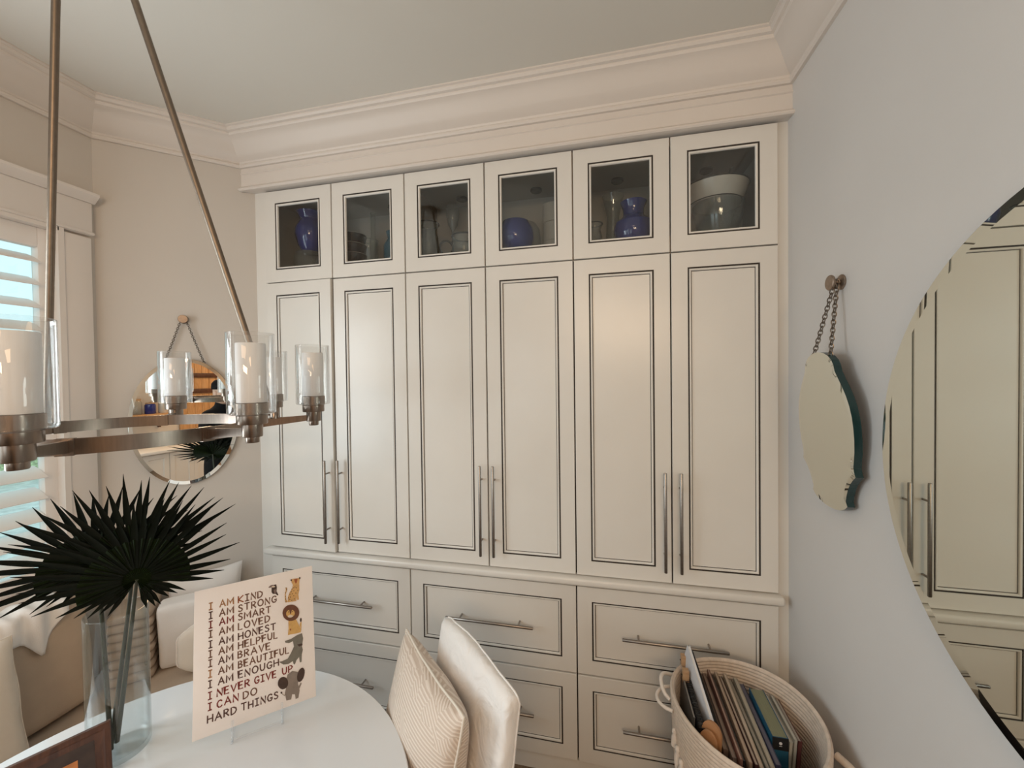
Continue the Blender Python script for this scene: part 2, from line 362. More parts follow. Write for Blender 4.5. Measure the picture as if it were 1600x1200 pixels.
# ------------------------------------------------------------------ windows
def window(name, y0, y1, z0, z1, label):
    w = struct(name, MB().box(XW - .10, XW - .06, y0, y0 + .022, z0, z1).box(XW - .10, XW - .06, y1 - .022, y1, z0, z1).box(XW - .10, XW - .06, y0, y1, z0, z0 + .06).box(XW - .10, XW - .06, y0, y1, z1 - .05, z1)
               .box(XW - .10, XW - .06, y0, y1, (z0 + z1) / 2 - .02, (z0 + z1) / 2 + .02), 'window_trim', 25, label)
    part('pane', MB().box(XW - .082, XW - .078, y0 + .022, y1 - .022, z0 + .06, z1 - .05), 'winpane', w)
    c = 0.105
    part('casing', MB().bbox(XW, XW + .02, y0 - c, y0, z0 - .03, z1).bbox(XW, XW + .02, y1, y1 + c + .008, z0 - .03, z1)
         .box(XW - .06, XW + .026, y1 - .004, y1 + .016, z0, z1 + .012).box(XW - .06, XW + .026, y0 - .016, y0 + .004, z0, z1 + .012).box(XW - .06, XW + .026, y0, y1, z1 - .004, z1 + .012), 'window_trim', w)
    part('header', MB().bbox(XW, XW + .024, y0 - c - .004, y1 + c + .011, z1 + .010, 2.600).bbox(XW, XW + .032, y0 - c - .01, y1 + c + .016, z1 + .012, z1 + .026, .005), 'window_trim', w)
    part('cap', MB().prism([(0, 2.600), (.028, 2.600), (.034, 2.606), (.052, 2.622), (.058, 2.628), (.058, 2.640), (0, 2.640)], 0, (y1 - y0) + 2 * c + .05,
         frame_m((XW, y0 - c - .03, 0), (1, 0, 0), (0, 1, 0), (0, 0, 1))), 'window_trim', w)
    part('sill', MB().bbox(XW - .06, XW + .055, y0 - c - .02, y1 + c - .002, z0 - .032, z0, .005), 'window_trim', w)
    part('apron', MB().bbox(XW, XW + .016, y0 - c, y1 + c - .01, z0 - .12, z0 - .032), 'window_trim', w)
    return w
window('window_1', WY0, WY1, WZ0, WZ1, 'white cased window beside the angled corner wall')
window('window_2', VY0, VY1, WZ0, WZ1, 'white cased window further along the left wall')
w = struct('window_3', MB().box(-.5, .8, YB - .1, YB - .06, .7, .76).box(-.5, .8, YB - .1, YB - .06, 2.34, 2.4).box(-.5, -.44, YB - .1, YB - .06, .7, 2.4).box(.74, .8, YB - .1, YB - .06, .7, 2.4).box(.12, .18, YB - .1, YB - .06, .7, 2.4), 'window_trim')  # unseen rear window, put in for its light on the doors
part('pane', MB().box(-.44, .74, YB - .082, YB - .078, .76, 2.34), 'winpane', w)

# plantation shutters in the visible window: two leaves, each with louvres
def shutter(y0, y1, label):
    t = thing('plantation_shutter', (XW, (y0 + y1) / 2, WZ0), label, 'shutter', 'window shutters')
    st = 0.045; x0, x1 = XW - .052, XW - .016
    for (a, b) in ((y0, y0 + st), (y1 - st, y1)):
        part('stile', MB().bbox(x0, x1, a, b, WZ0 + .004, WZ1 - .004), 'louver', t)
    for (a, b) in ((WZ0 + .004, WZ0 + .075), (WZ1 - .085, WZ1 - .004), (1.74, 1.80)):
        part('rail', MB().bbox(x0, x1, y0 + st, y1 - st, a, b), 'louver', t)
    tilt = R(27); L = y1 - y0 - 2 * st - .004
    bl = MB()
    n = 8; o = []
    for i in range(n + 1): a = i / n; o.append((-.046 + .092 * a, .0055 * math.sin(PI * min(1, max(0.06, a * .94 + .03))) ** .6))
    out = o + [(x, -z) for x, z in o[::-1]]
    out = [(x * math.cos(tilt) + z * math.sin(tilt), -x * math.sin(tilt) + z * math.cos(tilt)) for x, z in out]
    me = MB().prism(out, -L / 2, L / 2).mesh('louver', Vector((0, 0, 0)), 40); me.materials.append(M['louver'])
    for (a, b) in ((WZ0 + .075, 1.74), (1.80, WZ1 - .085)):
        k = round((b - a) / 0.094); p = (b - a) / k
        for i in range(k):
            lo = bpy.data.objects.new('louver', me); col.objects.link(lo); lo.parent = t
            lo.location = Vector((XW - .034, (y0 + y1) / 2, a + p * (i + .5))) - OFF[t.name]
    return t
shutter((WY0 + WY1) / 2, WY1, 'white louvred shutter leaf beside the angled corner wall')

# garden outside
struct('ground', MB().box(-30, XW - .3, -30, 30, -.5, -.4), 'ground')
mb = MB(); mb.soft(1.6, 16, 1.4, .4, 18, Matrix.Translation((-12, 1.0, .2)), .25, 3, 2.0)
solo('hedge', mb, 'hedge', 'green garden hedge seen through the lower shutter louvres', 'hedge')
# ------------------------------------------------------------------ built-in cabinets
W = 0.40
ZT, ZS, ZB = 2.7836, 2.3066, 0.92
G = 0.0028
def door(parent, name, x0, x1, z0, z1, glassy=False, m=0.063):
    x0 += G; x1 -= G; z0 += G; z1 -= G
    a = (x0 + m, x1 - m, z0 + m, z1 - m)
    def ins(d, y): return (a[0] + d, a[1] - d, a[2] + d, a[3] - d, y)
    mb = MB().rings([(x0 + .0, x1 - .0, z0, z1, .020), (x0, x1, z0, z1, .0015), (x0 + .0015, x1 - .0015, z0 + .0015, z1 - .0015, 0.0), (*a, 0.0), (*a, .020)], cap=False)
    # back ring closes the frame
    mb.rings([(*a, .020), (x0, x1, z0, z1, .020)], cap=False)
    d = part(name, mb, 'cab', parent, 25)
    part('bead', MB().rings([ins(.0060, .012), ins(.0060, .003), ins(.0072, .0002), ins(.0095, -.0004), ins(.0122, .0010), ins(.0142, .0045), ins(.0142, .012)], cap=False), 'cab', d, 50)
    gl = MB().rings([ins(0, .0022), ins(.0061, .0022)], cap=False)
    if not glassy: gl.rings([ins(.0142, .0075), ins(.0168, .0075)], cap=False)
    part('glaze_line', gl, 'glaze', d, 0)
    if glassy:
        part('glass_pane', MB().box(a[0] + .010, a[1] - .010, .0105, .0135, a[2] + .010, a[3] - .010), 'pane', d, 0)
    else:
        part('panel', MB().rings([ins(.0168, .0076), ins(.022, .0078), ins(.022, .0078)]), 'cab', d, 60)
    return d
def handle(parent, c, L, vert, sp=0.28):
    r = 0.0066; mb = MB()
    ax = Vector((0, 0, 1)) if vert else Vector((1, 0, 0)); c = Vector(c)
    mb.tube([c - ax * (L / 2), c - ax * (L / 2 - .002), c + ax * (L / 2 - .002), c + ax * (L / 2)], [r * .8, r, r, r * .8], 14)
    for s in (-1, 1):
        q = c + ax * (sp / 2 * s)
        mb.tube([q, Vector((q.x, 0.004 if vert else .009, q.z))], .0042, 10)
    return part('handle', mb, 'nickel', parent, 40, 'brushed nickel bar handle')

sides = ['by the angled corner wall', 'in the middle of the cabinet wall', 'beside the right wall']
for u in range(3):
    x0, x1 = u * 2 * W, (u + 1) * 2 * W
    xm = (x0 + x1) / 2
    # --- glass-fronted upper unit
    t = thing('glass_cabinet', (xm, .2, ZS), 'cream wall cabinet with two dark-lined glass doors, ' + sides[u], 'cabinet', 'glass fronted upper cabinets')
    yb = 0.36; z0, z1 = ZS, ZT
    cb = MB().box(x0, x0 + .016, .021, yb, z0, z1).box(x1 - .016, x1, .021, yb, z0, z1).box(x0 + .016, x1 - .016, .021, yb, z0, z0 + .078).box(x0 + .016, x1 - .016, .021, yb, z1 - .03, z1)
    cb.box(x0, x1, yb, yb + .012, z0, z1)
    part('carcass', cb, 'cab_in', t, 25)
    for k in range(2):
        door(t, 'glass_door', x0 + k * W, x0 + (k + 1) * W, z0, z1, True)
        part('puck_light', MB().lathe([(0, -.012), (.026, -.012), (.03, -.008), (.03, 0)], (x0 + (k + .5) * W, .26, z1 - .03), 24), 'dark_rim', t)
    # --- tall unit
    t = thing('tall_cabinet', (xm, .2, ZB), 'cream tall cabinet with two long dark-lined panel doors, ' + sides[u], 'cabinet', 'tall two door cabinets')
    z0, z1 = ZB, ZS
    part('carcass', MB().box(x0, x1, .022, .372, z0, z1), 'glaze', t, 25)  # near-black front puts the shade of the door gaps into colour
    for k in range(2):
        d = door(t, 'door', x0 + k * W, x0 + (k + 1) * W, z0, z1)
        handle(d, (xm + (.031 if k else -.031), -.034, 1.187), .415, True)
        if u == 0 and k == 0:      # this door stands a finger's breadth open, hinged on its left edge
            ang = R(-2.0); hinge = Vector((x0, .02, 0)) - OFF[t.name]
            d.matrix_local = Matrix.Translation(hinge) @ Matrix.Rotation(ang, 4, 'Z') @ Matrix.Translation(-hinge)
    # --- drawer unit
    t = thing('drawer_cabinet', (xm, .2, 0), 'cream base cabinet with two wide dark-lined drawers, ' + sides[u], 'cabinet', 'two drawer base cabinets')
    part('carcass', MB().box(x0, x1, .022, .372, .0, .8835), 'glaze', t, 25)  # dark as well, so the drawer gaps carry painted shade
    for (a, b) in ((.4774, .872), (.080, .4754)):
        d = door(t, 'drawer', x0, x1, a, b)
        handle(d, (xm, -.034, (a + b) / 2 + .002), .415, False)
    part('plinth', MB().box(x0, x1, .012, .022, 0, .078), 'cab', t, 25)
solo('ledge', MB().bbox(-.026, 2.412, -.030, .372, .884, .9165, .010, None, 3), 'cab', 'long cream ledge running between the drawers and the tall doors', 'ledge')

# ------------------------------------------------------------------ glassware behind the glass doors
SH = ZS + 0.078 + .0005
def ware(name, prof, x, y, m, label, cat, z=SH, seg=32, mtx=None, rim=None, group='glassware in the upper cabinets'):
    mb = MB().lathe(prof, (x, y, z), seg, mtx)
    if rim is None: return solo(name, mb, m, label, cat, group)
    t = thing(name, (x, y, z), label, cat, group)
    part('body', mb, m, t)
    part('rim', MB().tube([(x + rim[0] * math.cos(2 * PI * i / 28), y + rim[0] * math.sin(2 * PI * i / 28), z + rim[1]) for i in range(28)], rim[2], 6, True), rim[3], t)
    return t
def shell(prof, th=.003): # give an open profile a wall
    return [(0, prof[0][1])] + prof + [(max(r - th, 0.001), z) for r, z in prof[::-1] if z > prof[0][1] + th] + [(0, prof[0][1] + th)]
# bay 1
ware('glass_dish', [(.070, 0), (.084, .004), (.086, .05), (.083, .112), (.078, .115), (0, .115)], .139, .17, 'frost', 'clear glass dish upturned under the tall blue vase', 'dish')
ware('vase', shell([(.042, 0), (.066, .04), (.083, .10), (.081, .135), (.060, .172), (.054, .185), (.058, .200), (.074, .222)]), .143, .17, 'blue', 'tall cobalt blue vase with flared neck, in the bay by the corner', 'vase', SH + .1158)
# bay 2
for i in range(3):
    ware('bowl', shell([(.026, 0), (.050, .016), (.066, .045), (.074, .082)]), .408, .16, 'blackglass', ['lowest', 'middle', 'topmost'][i] + ' black bowl of the stack of three', 'bowl', SH + i * .052 + .0005, rim=(.0735, .083, .0016, 'white_ceramic'))
ware('bottle', shell([(.020, 0), (.022, .14), (.020, .19), (.013, .215), (.013, .33), (.015, .343)]), .471, .262, 'frost', 'slim clear glass bottle behind the jar in the second bay', 'bottle')
ware('jar', shell([(.042, 0), (.045, .12), (.043, .142)]), .527, .135, 'clear', 'clear glass jar beside the black bowls', 'jar', rim=(.0435, .143, .0025, 'frost'))
ware('pitcher', shell([(.042, 0), (.060, .05), (.060, .12), (.040, .160), (.046, .195)]), .645, .19, 'teal', 'teal glass pitcher at the edge of the second bay', 'pitcher')
# bay 3
ware('jar', shell([(.050, 0), (.054, .06), (.051, .13), (.042, .155), (.041, .166), (.057, .198)]), .858, .14, 'frost', 'clear glass jar with dark flared rim, third bay', 'jar', rim=(.056, .199, .0035, 'dark_rim'))
ware('goblet', shell([(.038, 0), (.036, .005), (.006, .014), (.006, .20), (.026, .235), (.036, .29), (.034, .335)], .002), .944, .27, 'frost', 'stemmed clear goblet at the back of the third bay', 'goblet')
t = ware('glass_mug', shell([(.060, 0), (.068, .05), (.068, .122)]), 1.052, .155, 'frost', 'clear glass mug with dark rim and ring handle', 'mug', rim=(.067, .123, .0042, 'dark_rim'))
part('mug_handle', MB().tube([(.962 + .030 * math.cos(a * PI / 9), .125 + .012 * math.cos(a * PI / 9), SH + .066 + .036 * math.sin(a * PI / 9)) for a in range(18)], .0055, 8, True), 'dark_rim', t)
# bay 4
ware('bowl', shell([(.045, 0), (.078, .03), (.090, .075), (.086, .115), (.066, .152)]), 1.322, .113, 'blue', 'round cobalt blue glass bowl in the fourth bay', 'bowl')
ware('glass_cloche', [(.080, 0), (.080, .12), (.076, .17), (.056, .205), (.026, .220), (0, .223)], 1.338, .283, 'frost', 'domed clear glass cover behind the round blue bowl', 'cover')
for i in range(3):
    ware('canister', shell([(.060, 0), (.060, .092)]), 1.492, .27, 'white_ceramic', ['lowest', 'middle', 'topmost'][i] + ' white ceramic canister of the stack in the fourth bay', 'canister', SH + i * .0935 + .0005)
# bay 5
ware('jar', shell([(.03, 0), (.036, .06), (.028, .092), (.038, .118)]), 1.690, .14, 'frost', 'small clear jar with dark rim beside the squat blue vase', 'jar', rim=(.0375, .119, .003, 'dark_rim'))
ware('vase', shell([(.060, 0), (.080, .025), (.091, .075), (.086, .108), (.056, .132), (.046, .144), (.047, .176), (.060, .204)]), 1.866, .15, 'blue', 'squat cobalt blue vase with wide flared lip, fifth bay', 'vase')
ware('vase', shell([(.032, 0), (.036, .10), (.030, .20), (.044, .27), (.054, .305)], .002), 1.780, .292, 'frost', 'clear flared vase behind the squat blue vase', 'vase')
# bay 6
ware('bowl', shell([(.055, 0), (.080, .03), (.098, .10), (.104, .160)]), 2.225, .16, 'frost', 'deep clear glass bowl in the bay beside the right wall', 'bowl')
bz_ = SH + .1605
t = thing('enamel_basin', (2.21, .165, bz_), 'white enamel basin with dark rim resting on the deep glass bowl', 'basin', 'glassware in the upper cabinets')
part('body', MB().lathe(shell([(.105, 0), (.124, .035), (.136, .072)]), (2.21, .165, bz_), 36), 'white_ceramic', t)
part('rim', MB().tube([(2.21 + .136 * math.cos(2 * PI * i / 36), .165 + .136 * math.sin(2 * PI * i / 36), bz_ + .0725) for i in range(36)], .0025, 6, True), 'dark_rim', t)
part('base_rim', MB().tube([(2.21 + .107 * math.cos(2 * PI * i / 36), .165 + .107 * math.sin(2 * PI * i / 36), bz_ + .004) for i in range(36)], .0025, 6, True), 'dark_rim', t)
part('rim_handle', MB().tube([(2.235, .045, bz_ + .072), (2.24, .04, bz_ + .095), (2.25, .045, bz_ + .102)], .003, 6), 'dark_rim', t)
# ------------------------------------------------------------------ chandelier
CC = Vector((0.514, -0.978, 0)); T0 = -0.875
t = thing('chandelier', (CC.x, CC.y, 1.656), 'brushed nickel ring chandelier with glass candle shades hung over the round table', 'chandelier')
def at(r, a, z): return Vector((CC.x + r * math.cos(a), CC.y + r * math.sin(a), z))
RR = 0.29
part('ring', MB().lathe([(RR - .003, 1.656), (RR + .003, 1.656), (RR + .003, 1.688), (RR - .003, 1.688)], (CC.x, CC.y, 0), 96, None, True), 'fixture', t, 40)
for i in range(8):
    a = T0 + i * PI / 4; e = Vector((math.cos(a), math.sin(a), 0)); s = Vector((-e.y, e.x, 0))
    m = frame_m((CC.x, CC.y, 0), e, s, (0, 0, 1))
    arm = MB().box(RR - .006, RR + .007, -.0135, .0135, 1.655, 1.689, m)
    x0, x1 = RR + .006, 0.434 - .018
    arm.add([(x0, -.006, 1.660), (x1, -.005, 1.672), (x1, .005, 1.672), (x0, .006, 1.660), (x0, -.006, 1.684), (x1, -.005, 1.689), (x1, .005, 1.689), (x0, .006, 1.684)],
            [(3, 2, 1, 0), (4, 5, 6, 7), (0, 1, 5, 4), (1, 2, 6, 5), (2, 3, 7, 6), (3, 0, 4, 7)], m)
    part('arm', arm, 'fixture', t, 25)
    c = at(.434, a, 0)
    h = part('candle_cup', MB().lathe([(0, 1.657), (.0125, 1.657), (.0135, 1.6585), (.0135, 1.670), (.0195, 1.670), (.0205, 1.672), (.0205, 1.699), (.0295, 1.699), (.0305, 1.701), (.0305, 1.7185), (.0325, 1.7205), (.0325, 1.746), (.0315, 1.747), (0, 1.747)], c, 40), 'fixture', t, 35)
    part('candle_sleeve', MB().lathe([(.0290, 1.7475), (.0295, 1.749), (.0295, 1.878), (.0285, 1.880), (.0260, 1.880), (.0260, 1.865), (0, 1.865)], c, 40), 'candle', h, 40)
    part('glass_shade', MB().lathe([(.033, 1.7215), (.0430, 1.7215), (.0465, 1.7235), (.0475, 1.727), (.0475, 1.9015), (.0468, 1.9025), (.0445, 1.9025), (.0440, 1.9015), (.0440, 1.729), (.0425, 1.7255), (.033, 1.7255)], c, 48, None, True), 'shade', h, 40)
for (i, r0, top) in ((2, .33, (0.504, -1.0037, 3.03)), (5, .345, (0.4139, -1.0249, 3.03))):
    b = at(r0, T0 + i * PI / 4, 1.686)
    rd = part('rod', MB().tube([b, Vector(top)], .0085, 16), 'rod', t)
    part('rod_ferrule', MB().lathe([(0, 0), (.011, 0), (.011, .016), (.009, .020), (0, .020)], b - Vector((0, 0, .002)), 20), 'fixture', rd)
part('canopy', MB().lathe([(0, CEIL - .001), (.09, CEIL - .001), (.092, CEIL - .006), (.088, CEIL - .022), (.04, CEIL - .034), (0, CEIL - .034)], (0.459, -1.0143, 0), 40), 'fixture', t)

# ------------------------------------------------------------------ hanging mirrors
def chain(a, b, sag, r=.0062, n=None, w=.0014):
    a, b = Vector(a), Vector(b); L = (b - a).length; n = n or int(L / (r * 1.55)); mb = MB()
    for i in range(n):
        f = (i + .5) / n; p = a.lerp(b, f) - Vector((0, 0, sag * 4 * f * (1 - f)))
        d = (b - a).normalized(); q = Vector((0, 0, 1)) if abs(d.z) < .95 else NV
        s1 = d.cross(NV if i % 2 else d.cross(NV)).normalized()
        mb.tube([p + (d * math.cos(k * PI / 5) * r * 1.15 + s1 * math.sin(k * PI / 5) * r * .75) for k in range(10)], w, 5, True)
    return mb
def hang_knob(c, n, R0, d, label):
    c = Vector(c); n = Vector(n).normalized(); q = n.to_track_quat('Z', 'Y').to_matrix().to_4x4(); m = Matrix.Translation(c) @ q
    t = thing('mirror_hook', c, label, 'hook', 'bronze mirror hooks')
    part('rosette', MB().lathe([(0, 0), (R0 * .95, 0), (R0, .003), (R0 * .8, .006), (0, .007)], (0, 0, .0005), 32, m), 'knob', t)
    part('post', MB().lathe([(.006, .005), (.006, d - .006)], (0, 0, 0), 16, m), 'knob', t)
    part('face', MB().lathe([(0, d - .008), (R0 * .93, d - .008), (R0, d - .005), (R0, d - .002), (R0 * .93, d), (0, d + .001)], (0, 0, 0), 36, m), 'knob', t)
    return t
# oval mirror on the corner wall
oc = P0 + DV * .312; oz = 1.599; off = .012
mo = frame_m(oc + NV * off + Vector((0, 0, oz)), -DV, -NV, (0, 0, 1))   # local x along wall to the right, y into wall
ra, rb = .214, .311
def oval_ring(k, y, n=72): return [(ra * math.cos(2 * PI * i / n) - k * math.cos(2 * PI * i / n), y, rb * math.sin(2 * PI * i / n) - k * math.sin(2 * PI * i / n)) for i in range(n)]
t = thing('oval_mirror', oc + NV * off + Vector((0, 0, oz - rb)), 'frameless oval mirror hanging from a chain on the angled corner wall', 'mirror')
n = 72; mb = MB(); mb.add(oval_ring(.016, -.0052), [tuple(range(n))], mo); part('mirror_glass', mb, 'mirror', t, 0)
mb = MB(); mb.add(oval_ring(.016, -.0052) + oval_ring(.0, -.0035), [(i, (i + 1) % n, n + (i + 1) % n, n + i) for i in range(n)], mo); part('bevel', mb, 'mirror', t, 20)
mb = MB(); mb.add(oval_ring(.0, -.0035) + oval_ring(.0, .006), [(i, (i + 1) % n, n + (i + 1) % n, n + i) for i in range(n)] + [tuple(range(n, 2 * n))], mo); part('backing', mb, 'mirror_back', t, 20)
kc = oc + Vector((0, 0, 2.104)); hang_knob(kc, NV, .020, .030, 'round bronze wall hook above the oval mirror')
hook = kc + NV * .014 + Vector((0, 0, .007))
for s in (-1, 1):
    part('chain', chain(hook + DV * (-.007 * s), mo @ Vector((.078 * s, -.002, rb * .93)), .004), 'chain', t)

# scalloped mirror on the right wall
half = [(0, 1.863), (.020, 1.8615), (.040, 1.857), (.060, 1.849), (.076, 1.837), (.086, 1.821), (.090, 1.803), (.104, 1.783), (.122, 1.758), (.138, 1.732), (.150, 1.705), (.158, 1.675), (.161, 1.645), (.161, 1.610), (.157, 1.575), (.150, 1.548), (.146, 1.532), (.148, 1.518), (.153, 1.506), (.138, 1.494), (.122, 1.478), (.109, 1.459), (.099, 1.438), (.094, 1.422), (.100, 1.408), (.084, 1.396), (.060, 1.386), (.032, 1.380), (0, 1.378)]
yc = -0.336
outl = [(yc + d * .955, z) for d, z in half] + [(yc - d * .955, z) for d, z in half[-2:0:-1]]
n = len(outl); zc = 1.63
def xlean(z, back): return 2.4335 - (z - 1.378) * .070 - .004 + (back - .0215)      # the mirror hangs forward from its chain
def inset(k): return [(yc + (y - yc) * (1 - k / .16), zc + (z - zc) * (1 - k / .23)) for y, z in outl]
t = thing('scalloped_mirror', (2.43, yc, 1.378), 'frameless scalloped mirror hanging from a chain on the right wall', 'mirror')
mb = MB(); mb.add([(xlean(z, 0), y, z) for y, z in inset(.012)], [tuple(range(n))]); part('mirror_glass', mb, 'mirror_old', t, 0)
mb = MB(); mb.add([(xlean(z, 0), y, z) for y, z in inset(.012)] + [(xlean(z, .0015), y, z) for y, z in outl], [(i, (i + 1) % n, n + (i + 1) % n, n + i) for i in range(n)]); part('bevel', mb, 'mirror_old', t, 15)
mb = MB(); mb.add([(xlean(z, .0015), y, z) for y, z in outl] + [(xlean(z, .0215), y, z) for y, z in outl], [(i, (i + 1) % n, n + (i + 1) % n, n + i) for i in range(n)] + [tuple(range(n, 2 * n))]); part('edge', mb, 'mirror_edge', t, 15)
kc = Vector((XR, -0.342, 2.0765)); hang_knob(kc, (-1, 0, 0), .0235, .036, 'round bronze wall hook above the scalloped mirror')
NV_keep = NV.copy(); NV = Vector((1, 0, 0))
for s in (-1, 1):
    part('chain', chain(kc + Vector((-.016, .006 * s, .007)), (xlean(1.848, .012), yc + .050 * s, 1.848), .002, .0080, None, .0018), 'chain', t)
NV = NV_keep
# large round mirror on the right wall
t = thing('round_mirror', (2.43, -1.075, 1.617 - .523), 'large round frameless mirror on the right wall, cut off by the photo edge', 'mirror')
def disc(k, x, n=128): return [(x, -1.075 + (.523 - k) * math.cos(2 * PI * i / n), 1.617 + (.523 - k) * math.sin(2 * PI * i / n)) for i in range(n)]
n = 128
mb = MB(); mb.add(disc(.022, 2.4210), [tuple(range(n))]); part('mirror_glass', mb, 'mirror_old', t, 0)
mb = MB(); mb.add(disc(.022, 2.4210) + disc(0, 2.4225), [(i, (i + 1) % n, n + (i + 1) % n, n + i) for i in range(n)]); part('bevel', mb, 'mirror_old', t, 15)
mb = MB(); mb.add(disc(0, 2.4225) + disc(0, 2.4395), [(i, (i + 1) % n, n + (i + 1) % n, n + i) for i in range(n)] + [tuple(range(n, 2 * n))]); part('edge', mb, 'mirror_edge', t, 15)

# ------------------------------------------------------------------ round table
TC = Vector((0.693, -1.157, 0)); TZ = 0.75
t = thing('round_table', (TC.x, TC.y, 0), 'round glossy white pedestal dining table', 'table')
part('table_top', MB().lathe([(0, TZ - .032), (.585, TZ - .032), (.607, TZ - .026), (.617, TZ - .014), (.6215, TZ - .006), (.6215, TZ - .003), (.6185, TZ), (0, TZ)], TC, 128), 'table', t, 40)
part('pedestal', MB().lathe([(0, .045), (.07, .045), (.055, .12), (.042, .30), (.045, .50), (.085, .66), (.16, TZ - .033), (0, TZ - .033)], TC, 48), 'table', t, 50)
part('base', MB().lathe([(0, 0), (.26, 0), (.265, .008), (.25, .018), (.12, .034), (.07, .05), (0, .05)], TC, 64), 'table', t, 40)

# ------------------------------------------------------------------ vase and palm fronds
VC = Vector((0.37, -0.921, TZ + .0005))
solo('glass_vase', MB().lathe([(0, 0), (.060, 0), (.0655, .003), (.0675, .009), (.0675, .402), (.0668, .404), (.0648, .404), (.0640, .402), (.0640, .018), (.058, .013), (0, .013)], VC, 64), 'vase', 'tall clear cylinder glass vase on the white table holding palm fronds', 'vase')
def frond(hub, base, roll, tilt, span, L0, lowL, n, label, seed):
    rnd = random.Random(seed); hub = Vector(hub); base = Vector(base)
    t = thing('palm_frond', base, label, 'palm frond', 'palm fronds in the vase')
    mid = base.lerp(hub, .55) + Vector((.004, .0, 0))
    path = []
    for i in range(13):
        f = i / 12; path.append(base * (1 - f) ** 2 + mid * 2 * f * (1 - f) + hub * f * f)
    part('stem', MB().tube(path, [.0062 - .0022 * i / 12 for i in range(13)], 10), 'stem', t)
    vd = (hub - CAM).normalized(); ex = Vector((-vd.y, vd.x, 0)).normalized() * -1
    ey = ex.cross(vd) * 1.0
    if ey.z < 0: ey = -ey
    nz = -vd
    # lean the fan back about its horizontal axis, then roll it
    ey, nz = ey * math.cos(tilt) - nz * math.sin(tilt), nz * math.cos(tilt) + ey * math.sin(tilt)
    def P(r, th, d): 
        a = th + roll
        return hub + (ex * math.sin(a) + ey * math.cos(a)) * r + nz * d
    core = MB(); vs_ = [hub]; k = n * 2 + 1; rc = []
    for j in range(k):
        th = span[0] + (span[1] - span[0]) * j / (k - 1)
        vs_.append(P(.115 if abs(th) < 1.9 else .05, th, (.006 if j % 2 else -.004)))
    vs2 = [v - nz * .0012 for v in vs_]; b = len(vs_)
    fs_ = [(0, j, j + 1) for j in range(1, k)] + [(b, b + j + 1, b + j) for j in range(1, k)]
    core.add(vs_ + vs2, fs_); part('fan_centre', core, 'leafcore', t, 20)
    for j in range(n):
        th = span[0] + (span[1] - span[0]) * (j + .5) / n + rnd.uniform(-.03, .03)
        q = max(0, min(1, (abs(th) - 1.35) / 1.1)); q = q * q * (3 - 2 * q)
        L = (L0 * (1 - q) + lowL * q) * rnd.uniform(.93, 1.06)
        wmax = .0080 if L > .15 else .0062
        vs_ = []; ns = 8; droop = rnd.uniform(.0, .018); side = rnd.uniform(-.02, .02)
        for i in range(ns + 1):
            f = i / ns; r = .03 + (L - .03) * f
            w = wmax * (0.35 + 1.0 * min(1, f / .45)) / 1.35 if f < .5 else wmax * (1 - ((f - .5) / .5) ** 1.35)
            w = max(w, .0004); dd = -droop * f * f + .004; a = th + side * f * f
            da = w / max(r, .02)
            vs_ += [P(r, a - da, dd + .0), P(r, a, dd - w * .35), P(r, a + da, dd + .0)]
        fs_ = []
        for i in range(ns):
            for kx in (0, 1): fs_.append((i * 3 + kx, i * 3 + kx + 1, i * 3 + kx + 4, i * 3 + kx + 3))
        m2 = len(vs_); vs_ += [v - nz * .0011 for v in vs_]
        fs_ += [tuple(m2 + x for x in f[::-1]) for f in fs_]
        for i in range(ns):
            for e in (0, 2): fs_.append((i * 3 + e, i * 3 + 3 + e, m2 + i * 3 + 3 + e, m2 + i * 3 + e))
        part('leaflet', MB().add(vs_, fs_), 'leaf', t, 60)
    return t
frond((0.345, -0.945, 1.283), (0.362, -0.938, TZ + .015), R(-3), R(24), (R(-140), R(150)), .248, .105, 32, 'dark green palm frond spreading left out of the vase', 3)
frond((0.455, -0.925, 1.250), (0.348, -0.915, TZ + .015), R(2), R(20), (R(-150), R(170)), .232, .090, 34, 'dark green palm frond spreading right out of the vase', 5)
frond((0.400, -0.895, 1.272), (0.350, -0.93, TZ + .02), R(0), R(10), (R(-70), R(70)), .268, .10, 18, 'dark green palm frond standing upright between the other two', 9)

# ------------------------------------------------------------------ affirmation print on an acrylic easel
SB = Vector((0.581, -0.885, 0.780)); SE = (Vector((0.812, -0.672, 0.780)) - SB); SW = SE.length; SE.normalize()
SN0 = Vector((-SE.y, SE.x, 0)); tl = R(12.5); SU = Vector((0, 0, 1)) * math.cos(tl) + SN0 * math.sin(tl); SN = SE.cross(SU).normalized()   # SN faces the viewer
if SN.dot(CAM - SB) < 0: SN = -SN
SH_ = 0.397
ms = frame_m(SB, SE, -SN, SU)      # local x right, y into the card, z up
t = thing('affirmation_print', SB, 'cream card print of hand-lettered affirmations and animals on a clear easel', 'print')
part('card', MB().bbox(0, SW, 0, .004, 0, SH_, .0008, ms), 'print', t, 25)
INK = {'dark': (.060, .034, .025), 'taupe': (.20, .13, .11), 'cream': (.70, .58, .46), 'tan': (.58, .34, .13), 'rust': (.30, .085, .03), 'yellow': (.60, .36, .12), 'mane': (.14, .055, .028), 'slate': (.17, .155, .125), 'grey': (.23, .185, .155),
       'brown': (.17, .085, .055), 'ochre': (.38, .19, .085), 'red': (.20, .035, .028), 'sepia': (.11, .055, .045)}
for k_, c_ in INK.items(): M['ink_' + k_] = mat('ink_' + k_, c_, 0.8, var=.12, scale=60)
